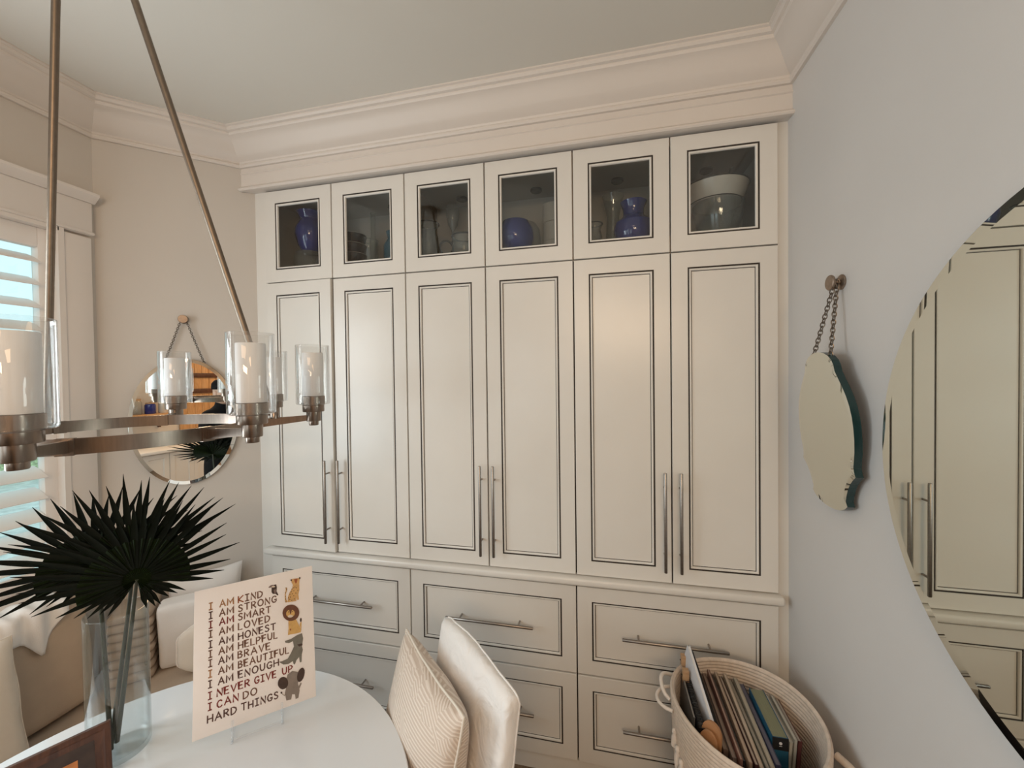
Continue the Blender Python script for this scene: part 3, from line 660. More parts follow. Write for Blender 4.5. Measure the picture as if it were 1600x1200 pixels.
GL = {'I': [[(.0, 0), (.5, 0)], [(.25, 0), (.25, 1)], [(0, 1), (.5, 1)]], 'A': [[(0, 0), (.38, 1), (.76, 0)], [(.15, .36), (.62, .36)]], 'M': [[(0, 0), (.06, 1), (.42, .3), (.80, 1), (.86, 0)]],
      'K': [[(0, 0), (0, 1)], [(.6, 1), (.02, .45), (.62, 0)]], 'N': [[(0, 0), (0, 1), (.62, 0), (.62, 1)]], 'D': [[(0, 0), (0, 1), (.3, .97), (.58, .75), (.62, .45), (.45, .12), (.15, 0), (0, 0)]],
      'S': [[(.52, .85), (.36, .99), (.14, .95), (.05, .75), (.18, .57), (.42, .45), (.53, .25), (.42, .05), (.2, 0), (.02, .12)]], 'T': [[(0, 1), (.66, 1)], [(.33, 1), (.33, 0)]],
      'R': [[(0, 0), (0, 1), (.35, .98), (.52, .76), (.36, .52), (.04, .47)], [(.2, .48), (.56, 0)]], 'O': [[(.36 + .36 * math.cos(i * PI / 8), .5 + .5 * math.sin(i * PI / 8)) for i in range(17)]],
      'G': [[(.62, .82), (.46, .98), (.22, .95), (.04, .7), (.02, .35), (.2, .04), (.46, .02), (.63, .22), (.63, .42), (.38, .42)]], 'L': [[(0, 1), (0, 0), (.48, 0)]], 'V': [[(0, 1), (.32, 0), (.66, 1)]],
      'E': [[(.5, 1), (0, 1), (0, 0), (.52, 0)], [(0, .52), (.42, .52)]], 'H': [[(0, 0), (0, 1)], [(.6, 0), (.6, 1)], [(0, .5), (.6, .5)]], 'P': [[(0, 0), (0, 1), (.35, .98), (.54, .74), (.36, .48), (.03, .43)]],
      'F': [[(.5, 1), (0, 1), (0, 0)], [(0, .53), (.42, .53)]], 'U': [[(0, 1), (.02, .3), (.16, .03), (.42, .03), (.56, .3), (.58, 1)]], 'B': [[(0, 0), (0, 1), (.3, .97), (.46, .78), (.32, .56), (0, .52)], [(.3, .53), (.54, .3), (.4, .05), (0, 0)]],
      'C': [[(.58, .82), (.42, .98), (.2, .94), (.03, .68), (.03, .32), (.2, .05), (.44, .03), (.6, .2)]]}
def strokes(word, u0, u1, v, hgt, wob=0):
    """flat ink ribbons for a word between u0 and u1 (fractions of the card), centred on height v from the top"""
    adv = [max(p[0] for st in GL[ch] for p in st) for ch in word]; gap = .30
    tot = sum(adv) + gap * (len(word) - 1); sx = (u1 - u0) * SW / tot; sy = hgt * SH_; mb = MB(); x = u0 * SW; rnd = random.Random(word + str(v))
    for ch, a in zip(word, adv):
        dy = rnd.uniform(-.04, .04) * sy
        for st in GL[ch]:
            pts = [Vector((x + p[0] * sx, 0, SH_ * (1 - v) - sy / 2 + p[1] * sy + dy)) for p in st]
            n_ = len(pts); hw = .00165; L_ = []; R_ = []
            for i in range(n_):
                d = (pts[min(i + 1, n_ - 1)] - pts[max(i - 1, 0)]).normalized(); nn = Vector((-d.z, 0, d.x))
                if 0 < i < n_ - 1:
                    d1 = (pts[i] - pts[i - 1]).normalized(); k_ = max(.45, Vector((-d1.z, 0, d1.x)).dot(nn)); w_ = hw / k_
                else: w_ = hw
                e_ = -d * hw * .5 if i == 0 else (d * hw * .5 if i == n_ - 1 else Vector((0, 0, 0)))
                L_.append(pts[i] + nn * w_ + e_); R_.append(pts[i] - nn * w_ + e_)
            vs_ = [(p.x, -.0006, p.z) for p in L_ + R_]
            mb.add(vs_, [(i, i + 1, n_ + i + 1, n_ + i) for i in range(n_ - 1)], ms)
        x += (a + gap) * sx
    return mb
HH = .047
LINES = [(.127, [('AM', .197, .305, 'ochre'), ('K', .345, .385, 'rust'), ('IND', .402, .545, 'brown')], 'ochre'), (.192, [('AM', .195, .305, 'brown'), ('STRONG', .345, .665, 'brown')], 'sepia'),
         (.257, [('AM', .195, .305, 'red'), ('SMART', .345, .615, 'brown')], 'red'), (.324, [('AM', .194, .303, 'brown'), ('LOVED', .345, .605, 'brown')], 'brown'),
         (.393, [('AM', .193, .302, 'sepia'), ('HONEST', .345, .655, 'sepia')], 'sepia'), (.459, [('AM', .192, .300, 'brown'), ('HELPFUL', .345, .668, 'brown')], 'brown'),
         (.524, [('AM', .190, .300, 'sepia'), ('BRAVE', .342, .605, 'brown')], 'brown'), (.593, [('AM', .190, .300, 'brown'), ('BEAUTIFUL', .345, .765, 'brown')], 'ochre'),
         (.662, [('AM', .189, .300, 'sepia'), ('ENOUGH', .345, .675, 'sepia')], 'sepia'), (.738, [('NEVER', .180, .432, 'red'), ('GIVE', .474, .652, 'red'), ('UP', .708, .795, 'red')], 'red'),
         (.812, [('CAN', .180, .343, 'red'), ('DO', .383, .490, 'brown')], 'red'), (.890, [('HARD', .110, .327, 'sepia'), ('THINGS', .367, .665, 'sepia')], None)]
for v, ws, ic in LINES:
    if ic: part('letter', strokes('I', .114, .139, v, HH), 'ink_' + ic, t, 0)
    for (wd, a, b, c_) in ws: part('lettering', strokes(wd, a, b, v, HH), 'ink_' + c_, t, 0)
ANIMALS = [
('toucan','dark',[(0.626,0.100),(0.644,0.081),(0.667,0.081),(0.673,0.105),(0.669,0.134),(0.678,0.151),(0.686,0.167),(0.675,0.167),(0.661,0.152),(0.636,0.147),(0.625,0.132)]),
('toucan','taupe',[(0.598,0.090),(0.615,0.079),(0.638,0.078),(0.646,0.092),(0.629,0.096),(0.606,0.095)]),
('toucan','cream',[(0.626,0.089),(0.644,0.085),(0.658,0.092),(0.653,0.101),(0.632,0.098)]),
('toucan','taupe',[(0.644,0.119),(0.663,0.115),(0.667,0.146),(0.649,0.145)]),
('cheetah','tan',[(0.750,0.120),(0.764,0.128),(0.760,0.152),(0.750,0.175),(0.754,0.216),(0.767,0.232),(0.762,0.238),(0.747,0.237),(0.742,0.214),(0.741,0.173),(0.751,0.145)]),
('cheetah','tan',[(0.818,0.113),(0.875,0.116),(0.875,0.165),(0.865,0.199),(0.869,0.240),(0.853,0.241),(0.850,0.211),(0.844,0.245),(0.808,0.243),(0.767,0.239),(0.769,0.199),(0.782,0.172),(0.808,0.141)]),
('cheetah','tan',[(0.801,0.069),(0.830,0.069),(0.860,0.072),(0.884,0.073),(0.878,0.093),(0.875,0.119),(0.850,0.128),(0.818,0.117),(0.805,0.092)]),
('cheetah','rust',[(0.829,0.073),(0.862,0.075),(0.853,0.106),(0.842,0.111),(0.833,0.090)]),
('cheetah','dark',[(0.810,0.076),(0.808,0.081),(0.802,0.082),(0.797,0.079),(0.795,0.073),(0.798,0.069),(0.803,0.068),(0.809,0.071)]),
('cheetah','dark',[(0.889,0.076),(0.887,0.080),(0.881,0.081),(0.875,0.078),(0.873,0.073),(0.876,0.068),(0.882,0.067),(0.887,0.070)]),
('cheetah','dark',[(0.811,0.147),(0.809,0.150),(0.805,0.149),(0.803,0.145),(0.805,0.142),(0.810,0.143)]),
('cheetah','dark',[(0.824,0.139),(0.822,0.142),(0.817,0.142),(0.816,0.138),(0.818,0.135),(0.822,0.135)]),
('cheetah','dark',[(0.828,0.163),(0.826,0.166),(0.822,0.165),(0.820,0.162),(0.822,0.159),(0.827,0.159)]),
('cheetah','dark',[(0.805,0.166),(0.802,0.169),(0.798,0.168),(0.796,0.164),(0.799,0.161),(0.803,0.162)]),
('cheetah','dark',[(0.792,0.184),(0.789,0.187),(0.785,0.186),(0.784,0.182),(0.786,0.179),(0.790,0.180)]),
('cheetah','dark',[(0.815,0.184),(0.813,0.187),(0.809,0.186),(0.807,0.182),(0.809,0.179),(0.814,0.180)]),
('cheetah','dark',[(0.797,0.205),(0.794,0.208),(0.790,0.207),(0.788,0.203),(0.791,0.200),(0.795,0.201)]),
('cheetah','dark',[(0.779,0.206),(0.777,0.209),(0.772,0.209),(0.771,0.205),(0.773,0.202),(0.777,0.202)]),
('cheetah','dark',[(0.826,0.201),(0.824,0.204),(0.820,0.203),(0.818,0.199),(0.820,0.196),(0.825,0.197)]),
('cheetah','dark',[(0.807,0.232),(0.805,0.235),(0.801,0.234),(0.799,0.231),(0.801,0.228),(0.805,0.228)]),
('cheetah','dark',[(0.790,0.221),(0.788,0.224),(0.783,0.223),(0.782,0.219),(0.784,0.216),(0.788,0.217)]),
('cheetah','dark',[(0.831,0.227),(0.829,0.230),(0.825,0.229),(0.823,0.225),(0.825,0.222),(0.829,0.223)]),
('cheetah','dark',[(0.854,0.145),(0.851,0.148),(0.847,0.147),(0.845,0.144),(0.847,0.140),(0.852,0.141)]),
('cheetah','dark',[(0.864,0.168),(0.862,0.171),(0.858,0.170),(0.856,0.166),(0.858,0.163),(0.862,0.164)]),
('cheetah','dark',[(0.839,0.137),(0.837,0.140),(0.833,0.139),(0.831,0.136),(0.833,0.132),(0.837,0.133)]),
('cheetah','dark',[(0.845,0.184),(0.843,0.188),(0.839,0.187),(0.837,0.183),(0.839,0.180),(0.843,0.181)]),
('cheetah','dark',[(0.759,0.127),(0.757,0.130),(0.753,0.129),(0.751,0.125),(0.753,0.122),(0.757,0.123)]),
('cheetah','dark',[(0.763,0.140),(0.760,0.143),(0.756,0.142),(0.755,0.138),(0.757,0.135),(0.761,0.136)]),
('cheetah','dark',[(0.752,0.163),(0.749,0.166),(0.745,0.165),(0.743,0.161),(0.746,0.158),(0.750,0.159)]),
('cheetah','dark',[(0.751,0.191),(0.749,0.194),(0.745,0.193),(0.743,0.189),(0.745,0.186),(0.750,0.187)]),
('cheetah','dark',[(0.753,0.211),(0.751,0.214),(0.747,0.213),(0.745,0.209),(0.747,0.206),(0.751,0.207)]),
('cheetah','dark',[(0.755,0.231),(0.753,0.234),(0.749,0.234),(0.747,0.230),(0.749,0.227),(0.753,0.228)]),
('lion','yellow',[(0.769,0.373),(0.836,0.378),(0.857,0.423),(0.883,0.468),(0.877,0.491),(0.830,0.490),(0.783,0.485),(0.762,0.484),(0.769,0.436)]),
('lion','mane',[(0.869,0.341),(0.865,0.358),(0.855,0.372),(0.840,0.382),(0.821,0.387),(0.801,0.387),(0.779,0.383),(0.759,0.373),(0.742,0.360),(0.729,0.344),(0.721,0.326),(0.718,0.308),(0.722,0.291),(0.732,0.277),(0.746,0.267),(0.765,0.261),(0.786,0.261),(0.807,0.265),(0.828,0.275),(0.845,0.288),(0.859,0.305),(0.867,0.323)]),
('lion','yellow',[(0.828,0.334),(0.826,0.345),(0.818,0.353),(0.805,0.358),(0.790,0.358),(0.775,0.354),(0.762,0.345),(0.753,0.334),(0.750,0.323),(0.752,0.312),(0.760,0.303),(0.772,0.298),(0.787,0.298),(0.803,0.303),(0.816,0.311),(0.825,0.322)]),
('lion','mane',[(0.777,0.293),(0.805,0.297),(0.795,0.330),(0.786,0.332)]),
('lion','cream',[(0.812,0.352),(0.809,0.357),(0.800,0.359),(0.788,0.359),(0.776,0.356),(0.767,0.351),(0.764,0.345),(0.767,0.341),(0.775,0.338),(0.787,0.339),(0.799,0.342),(0.809,0.347)]),
('lion','dark',[(0.778,0.314),(0.777,0.316),(0.774,0.317),(0.770,0.315),(0.769,0.312),(0.771,0.309),(0.774,0.308),(0.777,0.310)]),
('lion','dark',[(0.813,0.319),(0.812,0.322),(0.809,0.322),(0.805,0.320),(0.804,0.317),(0.806,0.314),(0.809,0.313),(0.812,0.315)]),
('lion','rust',[(0.792,0.451),(0.790,0.456),(0.785,0.457),(0.780,0.453),(0.778,0.447),(0.781,0.443),(0.786,0.441),(0.791,0.445)]),
('lion','rust',[(0.829,0.465),(0.826,0.473),(0.819,0.475),(0.813,0.470),(0.810,0.461),(0.814,0.453),(0.820,0.450),(0.827,0.456)]),
('lion','cream',[(0.774,0.457),(0.791,0.456),(0.795,0.477),(0.781,0.483)]),
('lion','yellow',[(0.868,0.435),(0.879,0.413),(0.887,0.415),(0.884,0.466)]),
('lion','dark',[(0.890,0.401),(0.888,0.410),(0.883,0.415),(0.878,0.414),(0.873,0.407),(0.872,0.397),(0.875,0.389),(0.879,0.384),(0.885,0.385),(0.889,0.392)]),
('crocodile','slate',[(0.734,0.521),(0.784,0.521),(0.844,0.505),(0.888,0.501),(0.897,0.542),(0.885,0.600),(0.892,0.626),(0.881,0.659),(0.878,0.712),(0.863,0.714),(0.856,0.671),(0.833,0.688),(0.817,0.716),(0.805,0.707),(0.801,0.686),(0.761,0.697),(0.719,0.690),(0.678,0.660),(0.709,0.662),(0.756,0.657),(0.786,0.623),(0.813,0.582),(0.805,0.541),(0.769,0.546),(0.738,0.535)]),
('crocodile','dark',[(0.840,0.574),(0.889,0.577),(0.891,0.592),(0.860,0.594)]),
('elephant','grey',[(0.750,0.771),(0.793,0.756),(0.842,0.777),(0.849,0.828),(0.840,0.860),(0.854,0.910),(0.841,0.963),(0.817,0.964),(0.812,0.929),(0.788,0.922),(0.778,0.956),(0.737,0.951),(0.725,0.896),(0.739,0.854),(0.738,0.808)]),
('elephant','dark',[(0.756,0.836),(0.750,0.851),(0.738,0.861),(0.722,0.865),(0.704,0.863),(0.688,0.853),(0.675,0.839),(0.667,0.822),(0.667,0.805),(0.672,0.790),(0.684,0.779),(0.700,0.775),(0.718,0.778),(0.735,0.787),(0.748,0.801),(0.755,0.819)]),
('elephant','dark',[(0.898,0.819),(0.889,0.836),(0.876,0.848),(0.862,0.853),(0.849,0.851),(0.839,0.842),(0.834,0.828),(0.833,0.809),(0.838,0.790),(0.848,0.773),(0.860,0.761),(0.874,0.756),(0.887,0.757),(0.897,0.767),(0.903,0.781),(0.903,0.800)]),
('elephant','grey',[(0.840,0.888),(0.866,0.859),(0.873,0.869),(0.849,0.906)]),
('elephant','grey',[(0.701,0.889),(0.719,0.908),(0.731,0.897),(0.733,0.907),(0.722,0.915),(0.703,0.898)]),
('elephant','dark',[(0.704,0.886),(0.701,0.891),(0.695,0.892),(0.690,0.888),(0.688,0.882),(0.690,0.877),(0.696,0.876),(0.702,0.880)]),
]
roots = {}; spots = MB()
for q, (an, c_, pts) in enumerate(ANIMALS):
    mb = MB().add([(u * SW, -.0006 - .00003 * (q % 40) - (.0004 if q else 0), SH_ * (1 - v)) for u, v in pts], [tuple(range(len(pts)))], ms)
    if an == 'cheetah' and c_ == 'dark': spots.v, b0 = spots.v + mb.v, len(spots.v); spots.f += [tuple(b0 + k for k in f) for f in mb.f]; continue
    if an not in roots: roots[an] = part('painted_' + an, mb, 'ink_' + c_, t, 0)
    else: part('paint', mb, 'ink_' + c_, roots[an], 0)
o = part('painted_spots', spots, 'ink_dark', roots['cheetah'], 0); o['kind'] = 'stuff'
# the easel: base loop, back strut and two front hooks
t = thing('print_easel', (SB.x, SB.y, TZ), 'small clear acrylic easel under the affirmation print', 'easel')
for f in (.30, .70):
    b = SB + SE * (SW * f); q = b + SN * .012; zt_ = Vector((0, 0, TZ + .004))
    def g(v): return Vector((v.x, v.y, TZ + .004))
    part('leg', MB().tube([b + SU * .022 + SN * .008, b - SU * .004 + SN * .013, b - SU * .005 - SN * .006, g(b + SN * .02), g(b + SN * .028), g(b - SN * .10), b + SU * .20 - SN * .012], .0032, 8), 'easel', t)
part('cross_bar', MB().tube([Vector((SB.x, SB.y, TZ + .004)) + SE * (SW * .30) + SN * .024, Vector((SB.x, SB.y, TZ + .004)) + SE * (SW * .70) + SN * .024], .003, 8), 'easel', t)

# ------------------------------------------------------------------ small walnut photo frame
fx = Vector((-.4676, -.884, 0)).normalized(); fn = Vector((.884, -.4676, 0)).normalized()
FW, FH = .215, .155; lean = R(10)
fu = Vector((0, 0, 1)) * math.cos(lean) - fn * math.sin(lean); fnn = fn * math.cos(lean) + Vector((0, 0, 1)) * math.sin(lean)
fo = Vector((0.4425, -0.9855, .90)) - fu * FH; fo = fo + Vector((0, 0, TZ + .001 - fo.z))
mf = frame_m(fo, fx, -fnn, fu)
t = thing('photo_frame', fo, 'dark walnut photo frame standing on the table at the lower left corner', 'frame')
b_ = .030
mb = MB()
mb.rings([(0, FW, 0, FH, .014), (0, FW, 0, FH, .002), (.002, FW - .002, .002, FH - .002, 0), (.012, FW - .012, .012, FH - .012, .0), (.018, FW - .018, .018, FH - .018, .004), (b_, FW - b_, b_, FH - b_, .006), (b_, FW - b_, b_, FH - b_, .012)], mf, cap=False)
mb.rings([(b_, FW - b_, b_, FH - b_, .014), (0, FW, 0, FH, .014)], mf, cap=False)
part('frame', mb, 'walnut', t, 25)
M['photo_dark'] = mat('photo_dark', (.045, .028, .022), .35, var=.4, scale=22)
M['photo_warm'] = mat('photo_warm', (.50, .19, .06), .35, var=.35, scale=30)
part('photo', MB().box(b_, FW - b_, .008, .0125, b_, FH - b_, mf), 'photo_dark', t, 0)
part('photo_highlight', MB().box(b_ + .030, b_ + .085, .0068, .008, b_ + .0, b_ + .066, mf), 'photo_warm', t, 0)  # orange part of the picture itself
part('stand', MB().add([mf @ Vector(p) for p in ((.08, .0145, .10), (.13, .0145, .10), (.13, .075, .010), (.08, .075, .010), (.08, .018, .10), (.13, .018, .10), (.13, .079, .010), (.08, .079, .010))],
     [(3, 2, 1, 0), (4, 5, 6, 7), (0, 1, 5, 4), (1, 2, 6, 5), (2, 3, 7, 6), (3, 0, 4, 7)]), 'black', t, 20)
# ------------------------------------------------------------------ pillows and upholstery
def pillow(name, c, ex, ez, w, h, th, m, label, group=None, piping=None, seed=1, wob=.004, cin=.07, n=18, corner=0.0, back=1.0):
    """c = centre of the pillow, ex along its width, ez up it"""
    ex = Vector(ex).normalized(); ez = Vector(ez); ez = (ez - ex * ez.dot(ex)).normalized(); ey = ez.cross(ex)
    fm = frame_m(c, ex, ey, ez)
    def pos(u, v, s):
        pu = u * (1 - cin * (1 - v * v)); pv = v * (1 - cin * (1 - u * u))
        if corner:   # rounded corners
            k = max(0, abs(u) + abs(v) - 1.5) * corner; pu *= 1 - k; pv *= 1 - k
        x, z = pu * w / 2, pv * h / 2
        y = s * th / 2 * max(0, (1 - u * u) * (1 - v * v)) ** .42 * (back if s > 0 else 1)
        nn = noise.noise_vector(Vector((x * 9 + seed, y * 9 + s, z * 9)))
        k = (1 - u * u) * (1 - v * v)
        return Vector((x + nn.x * wob, y + nn.y * wob * 2 * k, z + nn.z * wob))
    mb = MB(); vs_ = []; idx = {}
    for s in (1, -1):
        for i in range(n + 1):
            for j in range(n + 1):
                u = -1 + 2 * i / n; v = -1 + 2 * j / n
                u = math.sin(u * PI / 2) * .5 + u * .5; v = math.sin(v * PI / 2) * .5 + v * .5
                if s == -1 and (i in (0, n) or j in (0, n)): idx[(s, i, j)] = idx[(1, i, j)]; continue
                idx[(s, i, j)] = len(vs_); vs_.append(pos(u, v, s))
    fs_ = []
    for s in (1, -1):
        for i in range(n):
            for j in range(n): fs_.append((idx[(s, i, j)], idx[(s, i + 1, j)], idx[(s, i + 1, j + 1)], idx[(s, i, j + 1)]))
    mb.add(vs_, fs_, fm)
    t = thing(name, Vector(c) - ez * h / 2, label, 'pillow', group)
    part('cover', mb, m, t, 70)
    per = [(i, 0) for i in range(n)] + [(n, j) for j in range(n)] + [(i, n) for i in range(n, 0, -1)] + [(0, j) for j in range(n, 0, -1)]
    part('piping', MB().tube([fm @ vs_[idx[(1, i, j)]] for i, j in per], .0036 if piping else .0022, 6, True), piping or m, t, 70)
    return t
# patterned pillow fabric: stitched chevrons that change direction from patch to patch
m_, tt, bb_ = nt('stitched_leaf_fabric')
bb_.inputs['Roughness'].default_value = .9; bb_.inputs['Specular IOR Level'].default_value = .15
tc = tt.nodes.new('ShaderNodeTexCoord'); mp = tt.nodes.new('ShaderNodeMapping'); mp.inputs['Scale'].default_value = (1, 1, 1)
tt.links.new(tc.outputs['Object'], mp.inputs['Vector'])
vo = tt.nodes.new('ShaderNodeTexVoronoi'); vo.inputs['Scale'].default_value = 17; tt.links.new(mp.outputs['Vector'], vo.inputs['Vector'])
wv = []
for rot in ((R(45), R(20), R(30)), (R(-50), R(10), R(-40)), (R(10), R(80), R(5))):
    m2 = tt.nodes.new('ShaderNodeMapping'); m2.inputs['Rotation'].default_value = rot; tt.links.new(tc.outputs['Object'], m2.inputs['Vector'])
    w_ = tt.nodes.new('ShaderNodeTexWave'); w_.inputs['Scale'].default_value = 34; w_.inputs['Distortion'].default_value = .6; w_.inputs['Detail'].default_value = 1; tt.links.new(m2.outputs['Vector'], w_.inputs['Vector']); wv.append(w_)
sx_ = tt.nodes.new('ShaderNodeSeparateColor'); tt.links.new(vo.outputs['Color'], sx_.inputs[0])
g1 = tt.nodes.new('ShaderNodeMath'); g1.operation = 'GREATER_THAN'; g1.inputs[1].default_value = .4; tt.links.new(sx_.outputs[0], g1.inputs[0])
g2 = tt.nodes.new('ShaderNodeMath'); g2.operation = 'GREATER_THAN'; g2.inputs[1].default_value = .62; tt.links.new(sx_.outputs[1], g2.inputs[0])
x1_ = tt.nodes.new('ShaderNodeMix'); tt.links.new(g1.outputs[0], x1_.inputs[0]); tt.links.new(wv[0].outputs['Fac'], x1_.inputs[2]); tt.links.new(wv[1].outputs['Fac'], x1_.inputs[3])
x2_ = tt.nodes.new('ShaderNodeMix'); tt.links.new(g2.outputs[0], x2_.inputs[0]); tt.links.new(x1_.outputs[0], x2_.inputs[2]); tt.links.new(wv[2].outputs['Fac'], x2_.inputs[3])
rp = tt.nodes.new('ShaderNodeValToRGB'); rp.color_ramp.elements[0].position = .45; rp.color_ramp.elements[1].position = .8
rp.color_ramp.elements[0].color = (.58, .485, .41, 1); rp.color_ramp.elements[1].color = (.72, .64, .565, 1)
tt.links.new(x2_.outputs[0], rp.inputs['Fac']); tt.links.new(rp.outputs['Color'], bb_.inputs['Base Color'])
bp_ = tt.nodes.new('ShaderNodeBump'); bp_.inputs['Strength'].default_value = .5; bp_.inputs['Distance'].default_value = .002
tt.links.new(x2_.outputs[0], bp_.inputs['Height']); tt.links.new(bp_.outputs['Normal'], bb_.inputs['Normal'])
M['stitched'] = m_

# ------------------------------------------------------------------ slipcovered dining chair
ca = Vector((.730, -.683, 0)).normalized(); cf = Vector((-.683, -.730, 0)).normalized()      # along the back, and the way it faces
ctop = Vector((1.3115, -.616, .95))
CW = .432; cth = .046; lean = R(9)
cu = Vector((0, 0, 1)) * math.cos(lean) - cf * math.sin(lean); cn = cf * math.cos(lean) + Vector((0, 0, 1)) * math.sin(lean)
cbm = frame_m(ctop - cn * (cth / 2), ca, -cn, cu)        # local origin at the middle of the top edge
t = thing('slipcovered_chair', ctop - Vector((0, 0, .95)) + cf * .2, 'dining chair in a loose white slipcover, drawn up to the round table', 'chair')
mb = MB(); BH = .56
nx, nz_ = 26, 30
def cback(u, v, s):      # u across -1..1, v 0 top .. 1 bottom
    x = u * CW / 2; z = -v * BH
    crown = .016 * (1 - u * u); z += crown * (1 - v)
    r = .016
    y = s * cth / 2
    edge = max(0, abs(u) - .93) / .07; y *= math.sqrt(max(.02, 1 - edge ** 2 * .6))
    top = max(0, .035 - v) / .035; y *= math.sqrt(max(.02, 1 - top ** 2 * .8))
    p = Vector((x, y, z)); nn = noise.noise_vector(Vector((x * 7, s * 2.0, z * 5 + 4)))
    f = .5 + .5 * v
    n2 = noise.noise_vector(Vector((x * 19 + z * 8, s * 3.1, z * 13 + 1)))
    y2 = y + (nn.y * .016 + n2.x * .008 + .005 * math.sin(x * 46 + z * 14 + s) * v) * f * (1 - edge * .6)
    return Vector((x + nn.x * .004 * f, y2, z))
vs_ = []; 
for s in (-1, 1):
    for i in range(nx + 1):
        for j in range(nz_ + 1): vs_.append(cback(-1 + 2 * i / nx, j / nz_, s))
K = (nx + 1) * (nz_ + 1); ii = lambda s, i, j: s * K + i * (nz_ + 1) + j
fs_ = []
for s in (0, 1):
    for i in range(nx):
        for j in range(nz_): fs_.append((ii(s, i, j), ii(s, i + 1, j), ii(s, i + 1, j + 1), ii(s, i, j + 1)))
for i in range(nx): fs_.append((ii(0, i, 0), ii(0, i + 1, 0), ii(1, i + 1, 0), ii(1, i, 0)))
for j in range(nz_):
    fs_.append((ii(0, 0, j), ii(0, 0, j + 1), ii(1, 0, j + 1), ii(1, 0, j))); fs_.append((ii(0, nx, j), ii(0, nx, j + 1), ii(1, nx, j + 1), ii(1, nx, j)))
mb.add(vs_, fs_, cbm); part('backrest_cover', mb, 'slip_creased', t, 70)
# piped seam along the back edge and a loose tuck at the corner
seam = [cbm @ (cback(-1 + 2 * i / nx, 0, 1) + Vector((0, .001, .001))) for i in range(nx + 1)] + [cbm @ (cback(1, j / nz_, 1) + Vector((.001, .001, 0))) for j in range(1, nz_)]
part('seam', MB().tube(seam, .0028, 6), 'slip_creased', t, 70)
seatc = ctop + cf * .245 + Vector((0, 0, .425 - .95))
msq = frame_m(seatc, ca, cf, (0, 0, 1))
part('seat_cover', MB().soft(CW + .01, .45, .10, .03, 12, msq, .004, 4), 'slip', t, 70)
sk = MB(); vs_ = []; per = []
hw, hd = CW / 2 + .004, .224
for a, b in (((-hw, -hd), (hw, -hd)), ((hw, -hd), (hw, hd)), ((hw, hd), (-hw, hd)), ((-hw, hd), (-hw, -hd))):
    for k in range(16): per.append((a[0] + (b[0] - a[0]) * k / 16, a[1] + (b[1] - a[1]) * k / 16))
for q, z in enumerate((-.02, -.14, -.27, -.40)):
    for k, (x, y) in enumerate(per):
        fl = 1 + .012 * q + .010 * q * math.sin(k * 1.3)
        vs_.append((x * fl, y * fl, z))
n_ = len(per)
sk.add(vs_, [(q * n_ + k, q * n_ + (k + 1) % n_, (q + 1) * n_ + (k + 1) % n_, (q + 1) * n_ + k) for q in range(3) for k in range(n_)], msq)
part('skirt', sk, 'slip', t, 70)
for sx in (-1, 1):
    for sy in (-1, 1): part('leg', MB().box(sx * (hw - .03) - .018, sx * (hw - .03) + .018, sy * (hd - .03) - .018, sy * (hd - .03) + .018, -.424, -.05, msq), 'walnut', t, 20)
pc_top = Vector((1.194, -.638, .900)); pu_ = (Vector((0, 0, 1)) * math.cos(R(11)) - cf * math.sin(R(11)))
pillow('patterned_pillow', pc_top - pu_ * .208, ca, pu_, .445, .43, .145, 'stitched', 'beige stitched-leaf pillow propped on the white slipcovered chair', None, 'cream', 2, .004, .05, 18, 0.0, 1.45)

# ------------------------------------------------------------------ window seat in the corner
def poly_slab(pts, z0, z1): return MB().add([(x, y, z0) for x, y in pts] + [(x, y, z1) for x, y in pts],
      [tuple(range(len(pts)))[::-1], tuple(range(len(pts), 2 * len(pts)))] + [(i, (i + 1) % len(pts), len(pts) + (i + 1) % len(pts), len(pts) + i) for i in range(len(pts))])
wa = P0 + DV * .06 + NV * .004
seatp = [(XW + .004, -2.0), (-.05, -2.0), (-.05, -.527), (.155, -.341), (wa.x, wa.y), (A0.x + .004, A0.y - .002)]
t = thing('window_seat', (XW / 2, -1.0, 0), 'built-in corner bench with a tan seat cushion under the window', 'bench')
part('base', poly_slab(seatp, 0, .40), 'white', t, 25)
cp = [(XW + .008, -1.99), (-.045, -1.99), (-.045, -.530), (.150, -.346), (wa.x + .004, wa.y - .004), (A0.x + .008, A0.y - .006)]
bm = bmesh.new(); q = poly_slab(cp, .401, .478)
vv = [bm.verts.new(v) for v in q.v]; [bm.faces.new([vv[i] for i in f]) for f in q.f]; bmesh.ops.recalc_face_normals(bm, faces=bm.faces)
bmesh.ops.bevel(bm, geom=list(bm.edges), offset=.018, segments=3, affect='EDGES', profile=.5)
bm.verts.index_update(); q2 = MB().add([v.co.copy() for v in bm.verts], [[v.index for v in f.verts] for f in bm.faces]); bm.free()
part('seat_cushion', q2, 'tan', t, 50)
# tan back cushion along the window
bx = frame_m((-.425, -1.00, .705), (0, 1, 0), (-1, 0, 0), (0, 0, 1)) @ Matrix.Rotation(R(-7), 4, 'X')
solo('back_cushion', MB().soft(.92, .12, .44, .035, 14, bx, .006, 2, 5, .018), 'tan', 'large tan back cushion leaning under the window', 'cushion')
